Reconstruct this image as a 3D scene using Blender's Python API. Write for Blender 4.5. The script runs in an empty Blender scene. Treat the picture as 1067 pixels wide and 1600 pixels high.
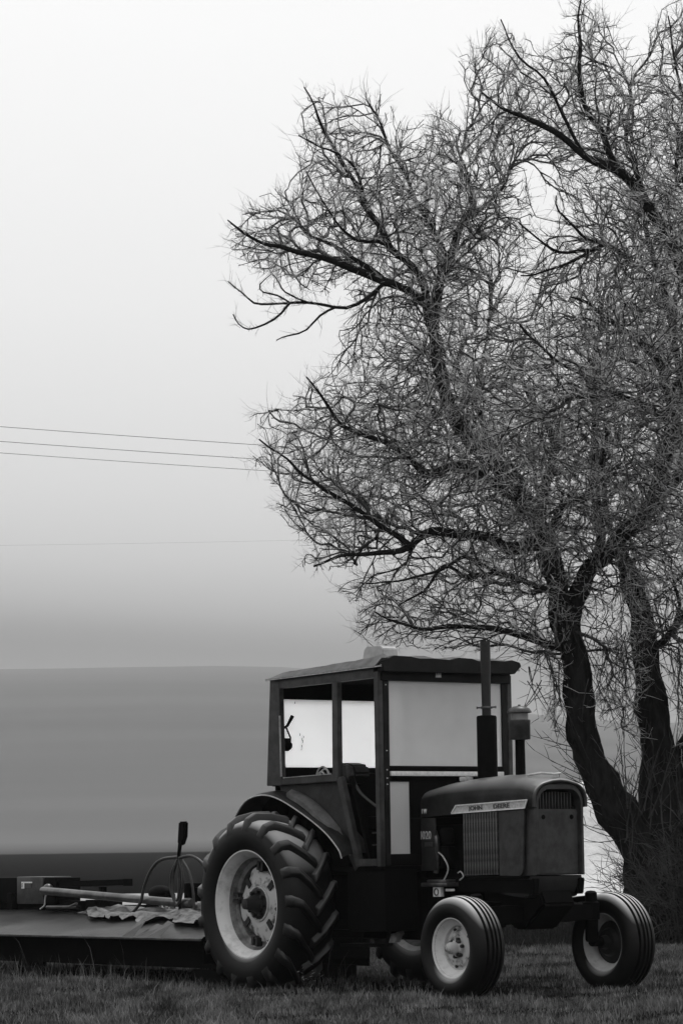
import bpy, bmesh, math, random
import numpy as np
from mathutils import Vector, Matrix

S = bpy.context.scene
COL = S.collection
PI = math.pi
random.seed(7)
rng = np.random.default_rng(11)

# ------------------------------------------------------------------ camera
cam_d = bpy.data.cameras.new('camera')
cam = bpy.data.objects.new('camera', cam_d)
COL.objects.link(cam)
cam_d.sensor_fit = 'VERTICAL'
cam_d.sensor_height = 36.0
cam_d.lens = 36.0 * 4661.0 / 1600.0
cam_d.clip_start = 0.5
cam_d.clip_end = 9000
PITCH = math.atan(535.0 / 4661.0)
cam.matrix_world = (Matrix.Translation((0, 0, 1.145)) @ Matrix.Rotation(PI / 2 + PITCH, 4, 'X')
                    @ Matrix.Rotation(-0.015, 4, 'Z'))
S.camera = cam
S.render.resolution_x, S.render.resolution_y = 682, 1024

# ------------------------------------------------------------------ sky, sun, exposure
SUN_EL, SUN_AZ = math.radians(66), math.radians(20)      # behind the tractor, a little to the right, veiled by fog
W = bpy.data.worlds.new('World')
S.world = W
W.use_nodes = True
nt = W.node_tree
nt.nodes.clear()
L = nt.links.new
out = nt.nodes.new('ShaderNodeOutputWorld')
bg = nt.nodes.new('ShaderNodeBackground')
bg.inputs['Strength'].default_value = 0.1
sky = nt.nodes.new('ShaderNodeTexSky')
sky.sky_type = 'NISHITA'
sky.sun_disc = False
sky.sun_elevation = SUN_EL
sky.sun_rotation = SUN_AZ
sky.dust_density = 4
bw = nt.nodes.new('ShaderNodeRGBToBW')
L(sky.outputs[0], bw.inputs[0])
tc = nt.nodes.new('ShaderNodeTexCoord')
sep = nt.nodes.new('ShaderNodeSeparateXYZ')
L(tc.outputs['Generated'], sep.inputs[0])
# fog bank: dark towards the horizon, white overhead, a little brighter to the right
nz = nt.nodes.new('ShaderNodeTexNoise')
nz.inputs['Scale'].default_value = 3.0
nz.inputs['Detail'].default_value = 3
mp = nt.nodes.new('ShaderNodeMapping')
mp.inputs['Scale'].default_value = (1, 1, 6)
L(tc.outputs['Generated'], mp.inputs[0]); L(mp.outputs[0], nz.inputs['Vector'])
def mth(op, a, b=None, c=None):
    n = nt.nodes.new('ShaderNodeMath'); n.operation = op
    for i, v in enumerate((a, b, c)):
        if v is None: continue
        if isinstance(v, (int, float)): n.inputs[i].default_value = v
        else: L(v, n.inputs[i])
    return n.outputs[0]
zz = mth('ADD', mth('MULTIPLY', sep.outputs['X'], 0.055), sep.outputs['Z'])
zz = mth('ADD', zz, mth('MULTIPLY', mth('SUBTRACT', nz.outputs[0], 0.5), 0.004))
ramp = nt.nodes.new('ShaderNodeValToRGB')
ramp.color_ramp.interpolation = 'B_SPLINE'
stops = [(0,.2),(.03,.2),(.05,.2),(.066,.17),(.072,.25),(.08,.42),(.095,.62),(.118,.74),(.15,.83),(.18,.89),(.24,.97),(.32,1.04),(.6,1.7),(1,2.4)]
els = ramp.color_ramp.elements
while len(els) < len(stops): els.new(0.5)
for e, (p, v) in zip(els, stops):
    e.position = p; e.color = (v, v, v, 1)
L(zz, ramp.inputs[0])
mul = mth('MULTIPLY', ramp.outputs[0], 10.0)
mix = nt.nodes.new('ShaderNodeMixRGB')
mix.inputs[0].default_value = 0.97
L(bw.outputs[0], mix.inputs[1]); L(mul, mix.inputs[2])
L(mix.outputs[0], bg.inputs[0]); L(bg.outputs[0], out.inputs[0])

sd = bpy.data.lights.new('sun', 'SUN')
sd.energy = 1.5
sd.angle = math.radians(10)
sun = bpy.data.objects.new('sun', sd)
COL.objects.link(sun)
sdir = Vector((math.sin(SUN_AZ) * math.cos(SUN_EL), math.cos(SUN_AZ) * math.cos(SUN_EL), math.sin(SUN_EL)))
sun.rotation_euler = sdir.to_track_quat('Z', 'Y').to_euler()

S.render.engine = 'CYCLES'
S.view_settings.view_transform = 'Standard'
S.view_settings.look = 'None'
S.view_settings.gamma = 1
S.view_settings.use_curve_mapping = False
S.view_settings.exposure = 0.1
S.cycles.transparent_max_bounces = 16

# ------------------------------------------------------------------ helpers
def mat(name, v, rough=0.6, v2=None, scale=6.0, detail=6, bump=0.0, bscale=60.0, metal=0.0, lo=0.4, hi=0.6,
        stretch=(1, 1, 1), spec=0.4, toplight_dust=None):
    m = bpy.data.materials.new(name); m.use_nodes = True
    n = m.node_tree; b = n.nodes['Principled BSDF']; l = n.links.new
    b.inputs['Roughness'].default_value = rough
    b.inputs['Metallic'].default_value = metal
    b.inputs['Specular IOR Level'].default_value = spec
    t = n.nodes.new('ShaderNodeTexCoord'); mpn = n.nodes.new('ShaderNodeMapping')
    mpn.inputs['Scale'].default_value = stretch
    l(t.outputs['Object'], mpn.inputs[0])
    if v2 is None: v2 = v * 0.75
    ns = n.nodes.new('ShaderNodeTexNoise'); ns.inputs['Scale'].default_value = scale
    ns.inputs['Detail'].default_value = detail; ns.inputs['Roughness'].default_value = 0.65
    l(mpn.outputs[0], ns.inputs['Vector'])
    r = n.nodes.new('ShaderNodeValToRGB')
    r.color_ramp.elements[0].position = lo; r.color_ramp.elements[0].color = (v2, v2, v2, 1)
    r.color_ramp.elements[1].position = hi; r.color_ramp.elements[1].color = (v, v, v, 1)
    l(ns.outputs[0], r.inputs[0])
    col = r.outputs[0]
    if toplight_dust:
        # faces that look up painted paler: highlight from above put into the colour, with dust
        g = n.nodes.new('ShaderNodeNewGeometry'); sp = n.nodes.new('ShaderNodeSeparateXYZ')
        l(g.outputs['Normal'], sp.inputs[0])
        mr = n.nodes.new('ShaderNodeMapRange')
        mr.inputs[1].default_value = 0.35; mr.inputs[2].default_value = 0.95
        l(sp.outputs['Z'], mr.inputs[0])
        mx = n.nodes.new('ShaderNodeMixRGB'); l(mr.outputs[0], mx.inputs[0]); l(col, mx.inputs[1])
        mx.inputs[2].default_value = (toplight_dust,) * 3 + (1,)
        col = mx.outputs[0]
    l(col, b.inputs['Base Color'])
    if bump:
        n2 = n.nodes.new('ShaderNodeTexNoise'); n2.inputs['Scale'].default_value = bscale
        n2.inputs['Detail'].default_value = 5
        l(mpn.outputs[0], n2.inputs['Vector'])
        bp = n.nodes.new('ShaderNodeBump'); bp.inputs['Strength'].default_value = 1.0
        bp.inputs['Distance'].default_value = bump
        l(n2.outputs[0], bp.inputs['Height']); l(bp.outputs[0], b.inputs['Normal'])
    return m

def glass_mat(name, clear, trans, dif, streak=0.0, scale=3):
    """cab glazing: part clear, part milky (translucent plus diffuse)"""
    m = bpy.data.materials.new(name); m.use_nodes = True
    n = m.node_tree; n.nodes.clear(); l = n.links.new
    o = n.nodes.new('ShaderNodeOutputMaterial')
    tr = n.nodes.new('ShaderNodeBsdfTransparent'); tr.inputs[0].default_value = (.9, .9, .9, 1)
    tl = n.nodes.new('ShaderNodeBsdfTranslucent'); tl.inputs[0].default_value = (trans,) * 3 + (1,)
    df = n.nodes.new('ShaderNodeBsdfDiffuse'); df.inputs[0].default_value = (dif,) * 3 + (1,)
    gl = n.nodes.new('ShaderNodeBsdfGlossy'); gl.inputs['Roughness'].default_value = .15
    ad = n.nodes.new('ShaderNodeAddShader'); l(tl.outputs[0], ad.inputs[0]); l(df.outputs[0], ad.inputs[1])
    mx = n.nodes.new('ShaderNodeMixShader')
    t = n.nodes.new('ShaderNodeTexCoord'); ns = n.nodes.new('ShaderNodeTexNoise')
    ns.inputs['Scale'].default_value = scale; ns.inputs['Detail'].default_value = 8
    l(t.outputs['Object'], ns.inputs['Vector'])
    mr = n.nodes.new('ShaderNodeMapRange'); mr.inputs[3].default_value = clear + streak; mr.inputs[4].default_value = clear - streak
    mr.inputs[1].default_value = .3; mr.inputs[2].default_value = .7
    l(ns.outputs[0], mr.inputs[0]); l(mr.outputs[0], mx.inputs[0])
    l(ad.outputs[0], mx.inputs[1]); l(tr.outputs[0], mx.inputs[2])
    m2 = n.nodes.new('ShaderNodeMixShader'); m2.inputs[0].default_value = .04
    l(mx.outputs[0], m2.inputs[1]); l(gl.outputs[0], m2.inputs[2]); l(m2.outputs[0], o.inputs[0])
    return m

def link(name, me, m, parent=None, loc=(0, 0, 0), rot=(0, 0, 0), kind=None, smooth=None):
    o = bpy.data.objects.new(name, me); COL.objects.link(o)
    if m is not None and not me.materials: me.materials.append(m)
    o.location = loc; o.rotation_euler = rot
    if parent is not None: o.parent = parent
    if kind: o['kind'] = kind
    return o

def fin(bm, smooth_deg=None):
    bmesh.ops.recalc_face_normals(bm, faces=bm.faces)
    me = bpy.data.meshes.new('mesh'); bm.to_mesh(me); bm.free()
    if smooth_deg:
        me.polygons.foreach_set('use_smooth', [True] * len(me.polygons))
        me.set_sharp_from_angle(angle=math.radians(smooth_deg))
    return me

def tag(o, label, cat, group=None):
    o['label'] = label; o['category'] = cat
    if group: o['group'] = group
    return o

def empty(name, loc=(0, 0, 0), rz=0.0):
    o = bpy.data.objects.new(name, None); COL.objects.link(o)
    o.location = loc; o.rotation_euler = (0, 0, rz); o.empty_display_size = .2
    return o

def bbox(bm, lo, hi, bev=0.0):
    """axis-aligned box with small chamfers"""
    x0, y0, z0 = lo; x1, y1, z1 = hi
    g = bmesh.ops.create_cube(bm, size=1)
    for v in g['verts']:
        v.co = Vector(((x0 + x1) / 2 + v.co.x * (x1 - x0), (y0 + y1) / 2 + v.co.y * (y1 - y0), (z0 + z1) / 2 + v.co.z * (z1 - z0)))
    if bev:
        es = list({e for v in g['verts'] for e in v.link_edges})
        bmesh.ops.bevel(bm, geom=es, offset=bev, segments=2, affect='EDGES', profile=.6)

def boxme(lo, hi, bev=.006):
    bm = bmesh.new(); bbox(bm, lo, hi, bev); return fin(bm, 40)

def beam(bm, p0, p1, w, h, up=(0, 0, 1), bev=.004):
    p0, p1 = Vector(p0), Vector(p1); d = (p1 - p0); ln = d.length; d.normalize()
    u = Vector(up)
    if abs(d.dot(u)) > .95: u = Vector((1, 0, 0))
    a = d.cross(u).normalized(); b = a.cross(d).normalized()
    g = bmesh.ops.create_cube(bm, size=1)
    c = (p0 + p1) / 2
    for v in g['verts']:
        v.co = c + d * v.co.x * ln + a * v.co.y * w + b * v.co.z * h
    if bev:
        es = list({e for v in g['verts'] for e in v.link_edges})
        bmesh.ops.bevel(bm, geom=es, offset=bev, segments=1, affect='EDGES')

def prism(bm, pts, d0, d1, ax='Y', bev=0):
    """polygon given in the two other axes, extruded along ax from d0 to d1"""
    def P(a, b, d):
        return {'Y': (a, d, b), 'X': (d, a, b), 'Z': (a, b, d)}[ax]
    lo = [bm.verts.new(P(a, b, d0)) for a, b in pts]; hi = [bm.verts.new(P(a, b, d1)) for a, b in pts]
    f0 = bm.faces.new(lo); f1 = bm.faces.new(hi[::-1])
    n = len(pts)
    for i in range(n): bm.faces.new((lo[i], lo[(i + 1) % n], hi[(i + 1) % n], hi[i]))
    if bev:
        bmesh.ops.recalc_face_normals(bm, faces=bm.faces)
        es = [e for e in {e for v in lo + hi for e in v.link_edges}]
        bmesh.ops.bevel(bm, geom=es, offset=bev, segments=2, affect='EDGES')

def tube(bm, pts, rad, n=8, cap=True):
    pts = [Vector(p) for p in pts]
    if not hasattr(rad, '__len__'): rad = [rad] * len(pts)
    rings = []; ref = None
    for i, p in enumerate(pts):
        t = (pts[min(i + 1, len(pts) - 1)] - pts[max(i - 1, 0)]).normalized()
        if ref is None:
            ref = Vector((0, 0, 1)) if abs(t.z) < .9 else Vector((1, 0, 0))
        a = (ref - t * ref.dot(t)).normalized(); ref = a; b = t.cross(a)
        rings.append([bm.verts.new(p + (a * math.cos(2 * PI * k / n) + b * math.sin(2 * PI * k / n)) * rad[i]) for k in range(n)])
    for r0, r1 in zip(rings, rings[1:]):
        for k in range(n): bm.faces.new((r0[k], r0[(k + 1) % n], r1[(k + 1) % n], r1[k]))
    if cap: bm.faces.new(rings[0][::-1]); bm.faces.new(rings[-1])

def smoothpath(pts, per=5):
    """Catmull-Rom through the points"""
    P = [Vector(p) for p in pts]; P = [P[0] * 2 - P[1]] + P + [P[-1] * 2 - P[-2]]
    o = []
    for i in range(1, len(P) - 2):
        for k in range(per):
            t = k / per
            o.append(.5 * ((2 * P[i]) + (P[i + 1] - P[i - 1]) * t + (2 * P[i - 1] - 5 * P[i] + 4 * P[i + 1] - P[i + 2]) * t * t
                           + (3 * P[i] - P[i - 1] - 3 * P[i + 1] + P[i + 2]) * t ** 3))
    o.append(P[-2]); return o

def lathe(bm, prof, n=48, ax='Y', c=(0, 0, 0), closed=False):
    """prof = (position along axis, radius)"""
    rings = []
    for a, r in prof:
        ring = []
        for k in range(n):
            t = 2 * PI * k / n
            if ax == 'Y': p = (c[0] + r * math.sin(t), c[1] + a, c[2] + r * math.cos(t))
            elif ax == 'X': p = (c[0] + a, c[1] + r * math.sin(t), c[2] + r * math.cos(t))
            else: p = (c[0] + r * math.cos(t), c[1] + r * math.sin(t), c[2] + a)
            ring.append(bm.verts.new(p))
        rings.append(ring)
    if closed: rings.append(rings[0])
    for r0, r1 in zip(rings, rings[1:]):
        for k in range(n): bm.faces.new((r0[k], r0[(k + 1) % n], r1[(k + 1) % n], r1[k]))
    if not closed:
        for ring, (a, r) in ((rings[0], prof[0]), (rings[-1], prof[-1])):
            if r > 1e-4: bm.faces.new(ring)

def text_mesh(s, size, depth=.002):
    cu = bpy.data.curves.new('t', 'FONT'); cu.body = s; cu.size = size; cu.extrude = depth; cu.resolution_u = 3
    cu.offset = size * .012
    o = bpy.data.objects.new('t', cu); COL.objects.link(o)
    dg = bpy.context.evaluated_depsgraph_get()
    me = bpy.data.meshes.new_from_object(o.evaluated_get(dg))
    bpy.data.objects.remove(o); bpy.data.curves.remove(cu)
    return me

def numpy_mesh(name, co, tris, m, parent=None, kind=None, quads=None, smooth=False):
    me = bpy.data.meshes.new(name)
    nv = len(co); me.vertices.add(nv); me.vertices.foreach_set('co', np.asarray(co, np.float32).ravel())
    k = tris.shape[1]; nf = len(tris)
    me.loops.add(nf * k); me.loops.foreach_set('vertex_index', tris.astype(np.int32).ravel())
    me.polygons.add(nf); me.polygons.foreach_set('loop_start', np.arange(nf, dtype=np.int32) * k)
    if smooth: me.polygons.foreach_set('use_smooth', np.ones(nf, bool))
    me.update(calc_edges=True)
    return link(name, me, m, parent, kind=kind)

# ------------------------------------------------------------------ materials
M = dict(
    paint=mat('old_paint', .032, .45, .014, 7, detail=10, bump=.0008, bscale=120, lo=.38, hi=.62, spec=.25),
    hood=mat('hood_paint', .045, .33, .02, 6, detail=10, bump=.0008, bscale=90, lo=.36, hi=.62, spec=.35, toplight_dust=.42),
    nose=mat('nose_paint', .046, .45, .022, 7, detail=10, bump=.001, bscale=60, lo=.38, hi=.6, spec=.25),
    black=mat('black_iron', .0035, .65, .002, 12, bump=.001, bscale=90, spec=.04),
    frame=mat('cab_steel', .046, .42, .018, 9, detail=10, bump=.0006, bscale=110, spec=.4),
    inner=mat('cab_lining', .005, .9, .003, 6, spec=.03),
    roof=mat('roof_sheet', .24, .6, .12, 7, bump=.001, bscale=40, lo=.35, hi=.65),
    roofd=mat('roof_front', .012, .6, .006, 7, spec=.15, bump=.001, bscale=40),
    edge=mat('worn_edge', .5, .5, .3, 20),
    box=mat('cooler_box', .42, .6, .32, 9, bump=.0008, bscale=60),
    rubber=mat('rubber', .006, .6, .004, 10, bump=.0012, bscale=140, spec=.3),
    lug=mat('lug_rubber', .006, .4, .003, 14, bump=.0012, bscale=140, spec=.4, toplight_dust=.10),
    rubtop=mat('tread_rubber', .005, .5, .003, 10, bump=.0012, bscale=120, spec=.2, toplight_dust=.55),
    rim=mat('rim_paint', .62, .5, .4, 9, bump=.0008, bscale=70, lo=.3, hi=.5),
    disc=mat('disc_paint', .45, .6, .06, 9, bump=.001, bscale=60, lo=.36, hi=.48),
    grime=mat('greasy_hub', .01, .5, .005, 20, bump=.002, bscale=70),
    chrome=mat('bright_trim', .75, .35, .6, 30),
    rib=mat('rib_paint', .11, .4, .05, 20),
    strip=mat('strip_paint', .5, .5, .33, 40, lo=.4, hi=.6),
    ink=mat('letter_paint', .05, .5, .04, 40),
    white=mat('white_paint', .75, .6, .6, 20),
    bowl=mat('dust_bowl', .2, .3, .12, 12),
    deck=mat('deck_steel', .07, .3, .03, 3, detail=10, bump=.003, bscale=14, lo=.35, hi=.6, spec=.6),
    tarp=mat('tarp', .15, .6, .03, 10, bump=.004, bscale=16),
    shaft=mat('shaft_guard', .13, .33, .07, 9, bump=.0006, bscale=80, metal=.7),
    hose=mat('hose_rubber', .035, .45, .02, 30),
    ground=mat('soil', .008, 1, .005, 1.5, bump=.02, bscale=9, spec=0),
    grass=mat('grass_blade', .22, .8, .03, 2.6, lo=.42, hi=.62, detail=9, spec=.05),
    fargrass=mat('far_grass', .035, 1, .02, .4, lo=.35, hi=.65, spec=0),
    bark=mat('bark', .02, .95, .006, 11, bump=.05, bscale=20, stretch=(1, 1, .25), spec=.03),
    limb=mat('limb_bark', .02, .9, .01, 14, bump=.006, bscale=50, spec=.05),
    pan=mat('pan_paint', .02, .5, .012, 6, bump=.001, bscale=50, spec=.2),
    branch=mat('branch_bark', .11, .8, .03, 2.3, lo=.4, hi=.62, detail=9, spec=.2),
    rimd=mat('rim_shade_dirt', .22, .7, .06, 9, bump=.0015, bscale=50, lo=.35, hi=.6),
    twig=mat('twig_bark', .8, .7, .35, 1.3, lo=.4, hi=.62, detail=9, spec=.3),
    brush=mat('brush_stem', .07, .75, .02, 2.2, lo=.45, hi=.62, detail=9, spec=.25),
    leaf=mat('dry_leaf', .02, .9, .01, 3, spec=.1),
    pale=mat('bright_patch_mound', .68, .9, .4, 1.2, bump=.05, bscale=5, lo=.3, hi=.6),
    gravel=mat('gravel', .36, .95, .2, 2.0, bump=.02, bscale=30),
    wire=mat('wire', .05, .6),
    flower=mat('weed_leaf', .5, .6, .3, 30),
    wshield=glass_mat('milky_windscreen', .12, .78, .26, .05),
    wrear=glass_mat('milky_rear_glass', .05, .97, .5, .04),
    wlow=glass_mat('milky_lower_glass', .05, .2, .5, .04),
)
# ================================================================== TRACTOR
# local frame: X forward, Y to its left (camera side is -Y), Z up, origin on the ground under the rear axle
ROOT_LOC = (0.033, 26.440, 0.0)
ROOT_RZ = math.radians(-53.14)
tractor = empty('tractor', ROOT_LOC, ROOT_RZ)
tag(tractor, 'old dark farm tractor with boxy glazed cab and pale wheels parked on the grass', 'tractor')
WB = 2.478

# ---- rear wheels -------------------------------------------------
def rear_wheel(s):
    """s=-1: camera side; origin at wheel centre"""
    cy = s * .905
    bm = bmesh.new()
    o = lambda p: [(s * a, r) for a, r in p]
    lathe(bm, o([(.222, .452), (.222, .462), (.208, .466), (.196, .452), (.18, .445), (.17, .425), (.12, .412), (.06, .40), (.05, .37),
                 (-.05, .37), (-.06, .40), (-.12, .412), (-.17, .43), (-.2, .455), (-.212, .462), (-.218, .452), (-.2, .435), (-.165, .415),
                 (-.12, .395), (-.06, .385), (-.045, .35), (.045, .35), (.06, .385), (.12, .395), (.165, .41), (.19, .432)]), 72, closed=True)
    me = fin(bm, 35); me.materials.append(M['rim']); me.materials.append(M['rimd'])
    for f in me.polygons:
        c = f.center
        if s * c.y < .115 and math.hypot(c.x, c.z) < .42: f.material_index = 1  # barrel well painted darker: shade put into the colour, along with dirt
    w = link('rear_wheel', me, None, tractor, (0, cy, .735))
    bm = bmesh.new()
    half = [(.212, .45), (.232, .475), (.25, .53), (.255, .59), (.243, .655), (.212, .70), (.15, .722), (.07, .734)]
    prof = half + [(0, .738)] + [(-a, r) for a, r in half[::-1]]
    lathe(bm, o(prof + [(-.2, .44), (.2, .44)]), 96, closed=True)
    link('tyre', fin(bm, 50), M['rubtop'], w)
    # lugs: curved bars, apex leading in the direction of travel
    def lug(sy, off):
        st = [(.250, .630, -.006, .066, .012), (.230, .692, .0, .060, .038), (.165, .722, .03, .051, .056), (.075, .735, .165, .046, .056), (-.03, .738, .31, .052, .054)]
        bm = bmesh.new(); rows = []
        for y, r, ph, hw, h in st:
            row = []
            for dph, rr in ((-hw * 1.35, r - .012), (-hw * .75, r + h), (hw * .75, r + h), (hw * 1.2, r - .012)):
                a = ph + off + dph
                yy = y + (.004 if rr > r else 0)
                row.append(bm.verts.new((rr * math.sin(a), sy * yy, rr * math.cos(a))))
            rows.append(row)
        for a, b in zip(rows, rows[1:]):
            for k in range(3): bm.faces.new((a[k], a[k + 1], b[k + 1], b[k]))
        bm.faces.new(rows[0]); bm.faces.new(rows[-1][::-1])
        bmesh.ops.recalc_face_normals(bm, faces=bm.faces)
        es = [e for e in bm.edges if all(len(f.verts) == 4 for f in e.link_faces) and len(e.link_faces) == 2
              and e.calc_face_angle(0) > .5 and (e.verts[0].co - e.verts[1].co).length > .02]
        bmesh.ops.bevel(bm, geom=es, offset=.006, segments=1, affect='EDGES')
        return fin(bm, 50)
    NL = 17
    for sy, off in ((s, 0), (-s, PI / NL)):
        me = lug(sy, off)
        for k in range(NL):
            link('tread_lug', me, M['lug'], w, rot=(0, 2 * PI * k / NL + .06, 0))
    # disc with scalloped edge, slots and clamps
    dy = s * .055
    bm = bmesh.new()
    n = 64; outer = []; inner = []
    for k in range(n):
        t = 2 * PI * k / n
        r = .298 + .022 * max(-1, min(1, 3 * math.cos(4 * t + .6)))
        outer.append((r * math.sin(t), r * math.cos(t))); inner.append((.13 * math.sin(t), .13 * math.cos(t)))
    def ring(bm, pa, pb, ya, yb):
        va = [bm.verts.new((x, ya, z)) for x, z in pa]; vb = [bm.verts.new((x, yb, z)) for x, z in pb]
        for k in range(len(va)): bm.faces.new((va[k], va[(k + 1) % len(va)], vb[(k + 1) % len(vb)], vb[k]))
    mid = [(x * .62, z * .62) for x, z in outer]
    ring(bm, outer, mid, dy, dy + s * .03); ring(bm, mid, inner, dy + s * .03, dy + s * .03)
    ring(bm, inner, inner, dy + s * .03, dy - s * .02); ring(bm, inner, outer, dy - s * .02, dy - s * .03); ring(bm, outer, outer, dy - s * .03, dy)
    link('wheel_disc', fin(bm, 35), M['disc'], w)
    for k in range(4):
        bm = bmesh.new()
        t = k * PI / 2 + .85
        x, z = .235 * math.sin(t), .235 * math.cos(t)
        mtx = Matrix.Translation((x, dy + s * .027, z)) @ Matrix.Rotation(t, 4, 'Y')
        g = bmesh.ops.create_cube(bm, size=1, matrix=mtx @ Matrix.Diagonal((.05, .012, .085, 1)))
        link('disc_slot', fin(bm), M['grime'], w)
    for k in range(4):
        t = k * PI / 2 + .15
        bm = bmesh.new()
        for d in (-.07, .07):
            x, z = .325 * math.sin(t + d * 1.3), .325 * math.cos(t + d * 1.3)
            g = bmesh.ops.create_cube(bm, size=1, matrix=Matrix.Translation((x, dy + s * .02, z)) @ Matrix.Rotation(t, 4, 'Y') @ Matrix.Diagonal((.03, .06, .075, 1)))
        link('rim_clamp', fin(bm), M['grime'], w)
    bm = bmesh.new()
    lathe(bm, o([(-.02, .135), (.095, .13), (.1, .115), (.1, .085), (.13, .075), (.2, .05), (.235, .045), (.24, .0)]), 32, c=(0, 0, 0))
    link('hub', fin(bm, 40), M['grime'], w)
    bm = bmesh.new()
    lathe(bm, o([(.085, .150), (.098, .152), (.1, .14), (.085, .135)]), 40, closed=True)
    link('hub_ring', fin(bm, 40), M['disc'], w)
    bm = bmesh.new(); lathe(bm, [(0, .0), (0, .017), (s * .03, .017), (s * .034, .012), (s * .034, 0)], 6); bolt = fin(bm)
    for k in range(8):
        t = k * PI / 4 + .2
        link('wheel_bolt', bolt, M['grime'], w, (.105 * math.sin(t), s * .1, .105 * math.cos(t)))
    for k in range(4):
        t = k * PI / 2 + .15
        link('wheel_bolt', bolt, M['grime'], w, (.27 * math.sin(t), dy + s * .012, .29 * math.cos(t)))
    return w
rear_wheel(-1); rear_wheel(1)

# ---- front wheels ------------------------------------------------
def front_wheel(s):
    cy = -.765 if s < 0 else .84
    o = lambda p: [(s * a * 1.33, r) for a, r in p]
    bm = bmesh.new()
    lathe(bm, o([(.086, .234), (.086, .243), (.076, .246), (.066, .236), (.05, .23), (.04, .2), (0, .19), (-.05, .2), (-.07, .232),
                 (-.086, .243), (-.086, .233), (-.06, .212), (-.04, .188), (0, .172), (.03, .178), (.045, .2), (.07, .222)]), 56, closed=True)
    w = link('front_wheel', fin(bm, 35), M['rim'], tractor, (WB, cy, .392))
    bm = bmesh.new()
    prof = [(.08, .235), (.096, .25), (.112, .295), (.112, .335), (.1, .368), (.088, .386), (.076, .398), (.058, .402), (.054, .385), (.044, .384),
            (.040, .407), (.024, .411), (.020, .390), (.010, .390), (.006, .412), (0, .413)]
    full = prof + [(-a, r) for a, r in prof[::-1][1:]]
    # centre rib plus two each side
    lathe(bm, o(full + [(-.075, .225), (.075, .225)]), 80, closed=True)
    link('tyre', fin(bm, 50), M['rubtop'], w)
    bm = bmesh.new()
    lathe(bm, o([(.004, .185), (.012, .182), (.014, .15), (.03, .135), (.034, .10), (.03, .06), (.03, 0)]), 40)
    link('wheel_disc', fin(bm, 30), M['disc'], w)
    bm = bmesh.new(); lathe(bm, o([(-.004, .18), (-.012, .176), (-.03, .12), (-.055, .10), (-.06, .06), (-.10, .05), (-.105, 0)]), 36)
    link('wheel_back', fin(bm, 30), M['grime'], w)
    bm = bmesh.new()
    lathe(bm, o([(.02, .07), (.05, .068), (.055, .05), (.095, .047), (.115, .035), (.122, 0)]), 24)
    link('hub', fin(bm, 40), M['disc'], w)
    bm = bmesh.new(); lathe(bm, [(0, 0), (0, .014), (s * .026, .014), (s * .03, .008), (s * .03, 0)], 6); bolt = fin(bm)
    for k in range(6):
        t = k * PI / 3 + .3
        link('wheel_bolt', bolt, M['grime'], w, (.072 * math.sin(t), s * .045, .072 * math.cos(t)))
    for k in range(5):
        t = k * 2 * PI / 5 + .9
        link('wheel_bolt', bolt, M['grime'], w, (.15 * math.sin(t), s * .008, .15 * math.cos(t)))
    bm = bmesh.new()
    for k in range(3):
        t = k * 2.1 + .5
        bmesh.ops.create_icosphere(bm, subdivisions=2, radius=.028, matrix=Matrix.Translation((.055 * math.sin(t), s * .062, .055 * math.cos(t))) @ Matrix.Diagonal((1.3, .5, .8, 1)))
    link('grease', fin(bm, 80), M['grime'], w)
    return w
front_wheel(-1); front_wheel(1)

# ---- front axle ---------------------------------------------------
bm = bmesh.new()
prism(bm, [(-.64, .60), (-.55, .585), (-.3, .57), (.3, .57), (.55, .585), (.66, .60), (.66, .70), (.3, .715), (-.3, .715), (-.64, .70)], WB - .06, WB + .06, 'X', .01)
axle = link('front_axle', fin(bm, 35), M['black'], tractor)
for s in (-1, 1):
    bm = bmesh.new()
    lathe(bm, [(.40, .045), (.42, .055), (.58, .055), (.585, .07), (.72, .07), (.73, .05), (.80, .05), (.815, .035), (.82, 0)], 20, 'Z', (WB, s * .61, 0))
    tube(bm, [(WB, s * .61, .41), (WB, s * .8, .392)], [.05, .035], 12)
    beam(bm, (WB, s * .61, .76), (WB - .22, s * .6, .74), .07, .035)
    link('kingpin', fin(bm, 40), M['black'], axle)
bm = bmesh.new(); tube(bm, [(WB - .2, -.6, .74), (WB - .24, 0, .72), (WB - .2, .6, .74)], .016, 8)
link('tie_rod', fin(bm, 60), M['black'], axle)
bm = bmesh.new()   # cast front support sloping down to the axle pivot
prism(bm, [(2.76, .80), (2.80, .72), (2.72, .66), (2.55, .52), (2.42, .52), (2.3, .60), (1.9, .66), (1.25, .62), (1.25, .92), (2.7, .92)], -.17, .17, 'Y', .02)
link('front_support', fin(bm, 40), M['black'], tractor)
bm = bmesh.new()
for s in (-1, 1):
    prism(bm, [(1.3, .84), (2.78, .80), (2.80, .93), (1.3, .94)], s * .24 - .03, s * .24 + .03, 'Y', .008)
link('side_rail', fin(bm, 40), M['black'], tractor)
bm = bmesh.new()
prism(bm, [(1.95, .948), (2.775, .948), (2.77, .87), (2.72, .79), (2.66, .775), (2.5, .79), (2.2, .83), (1.95, .85)], -.265, .265, 'Y', .012)
link('nose_pan', fin(bm, 40), M['pan'], tractor)

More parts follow.
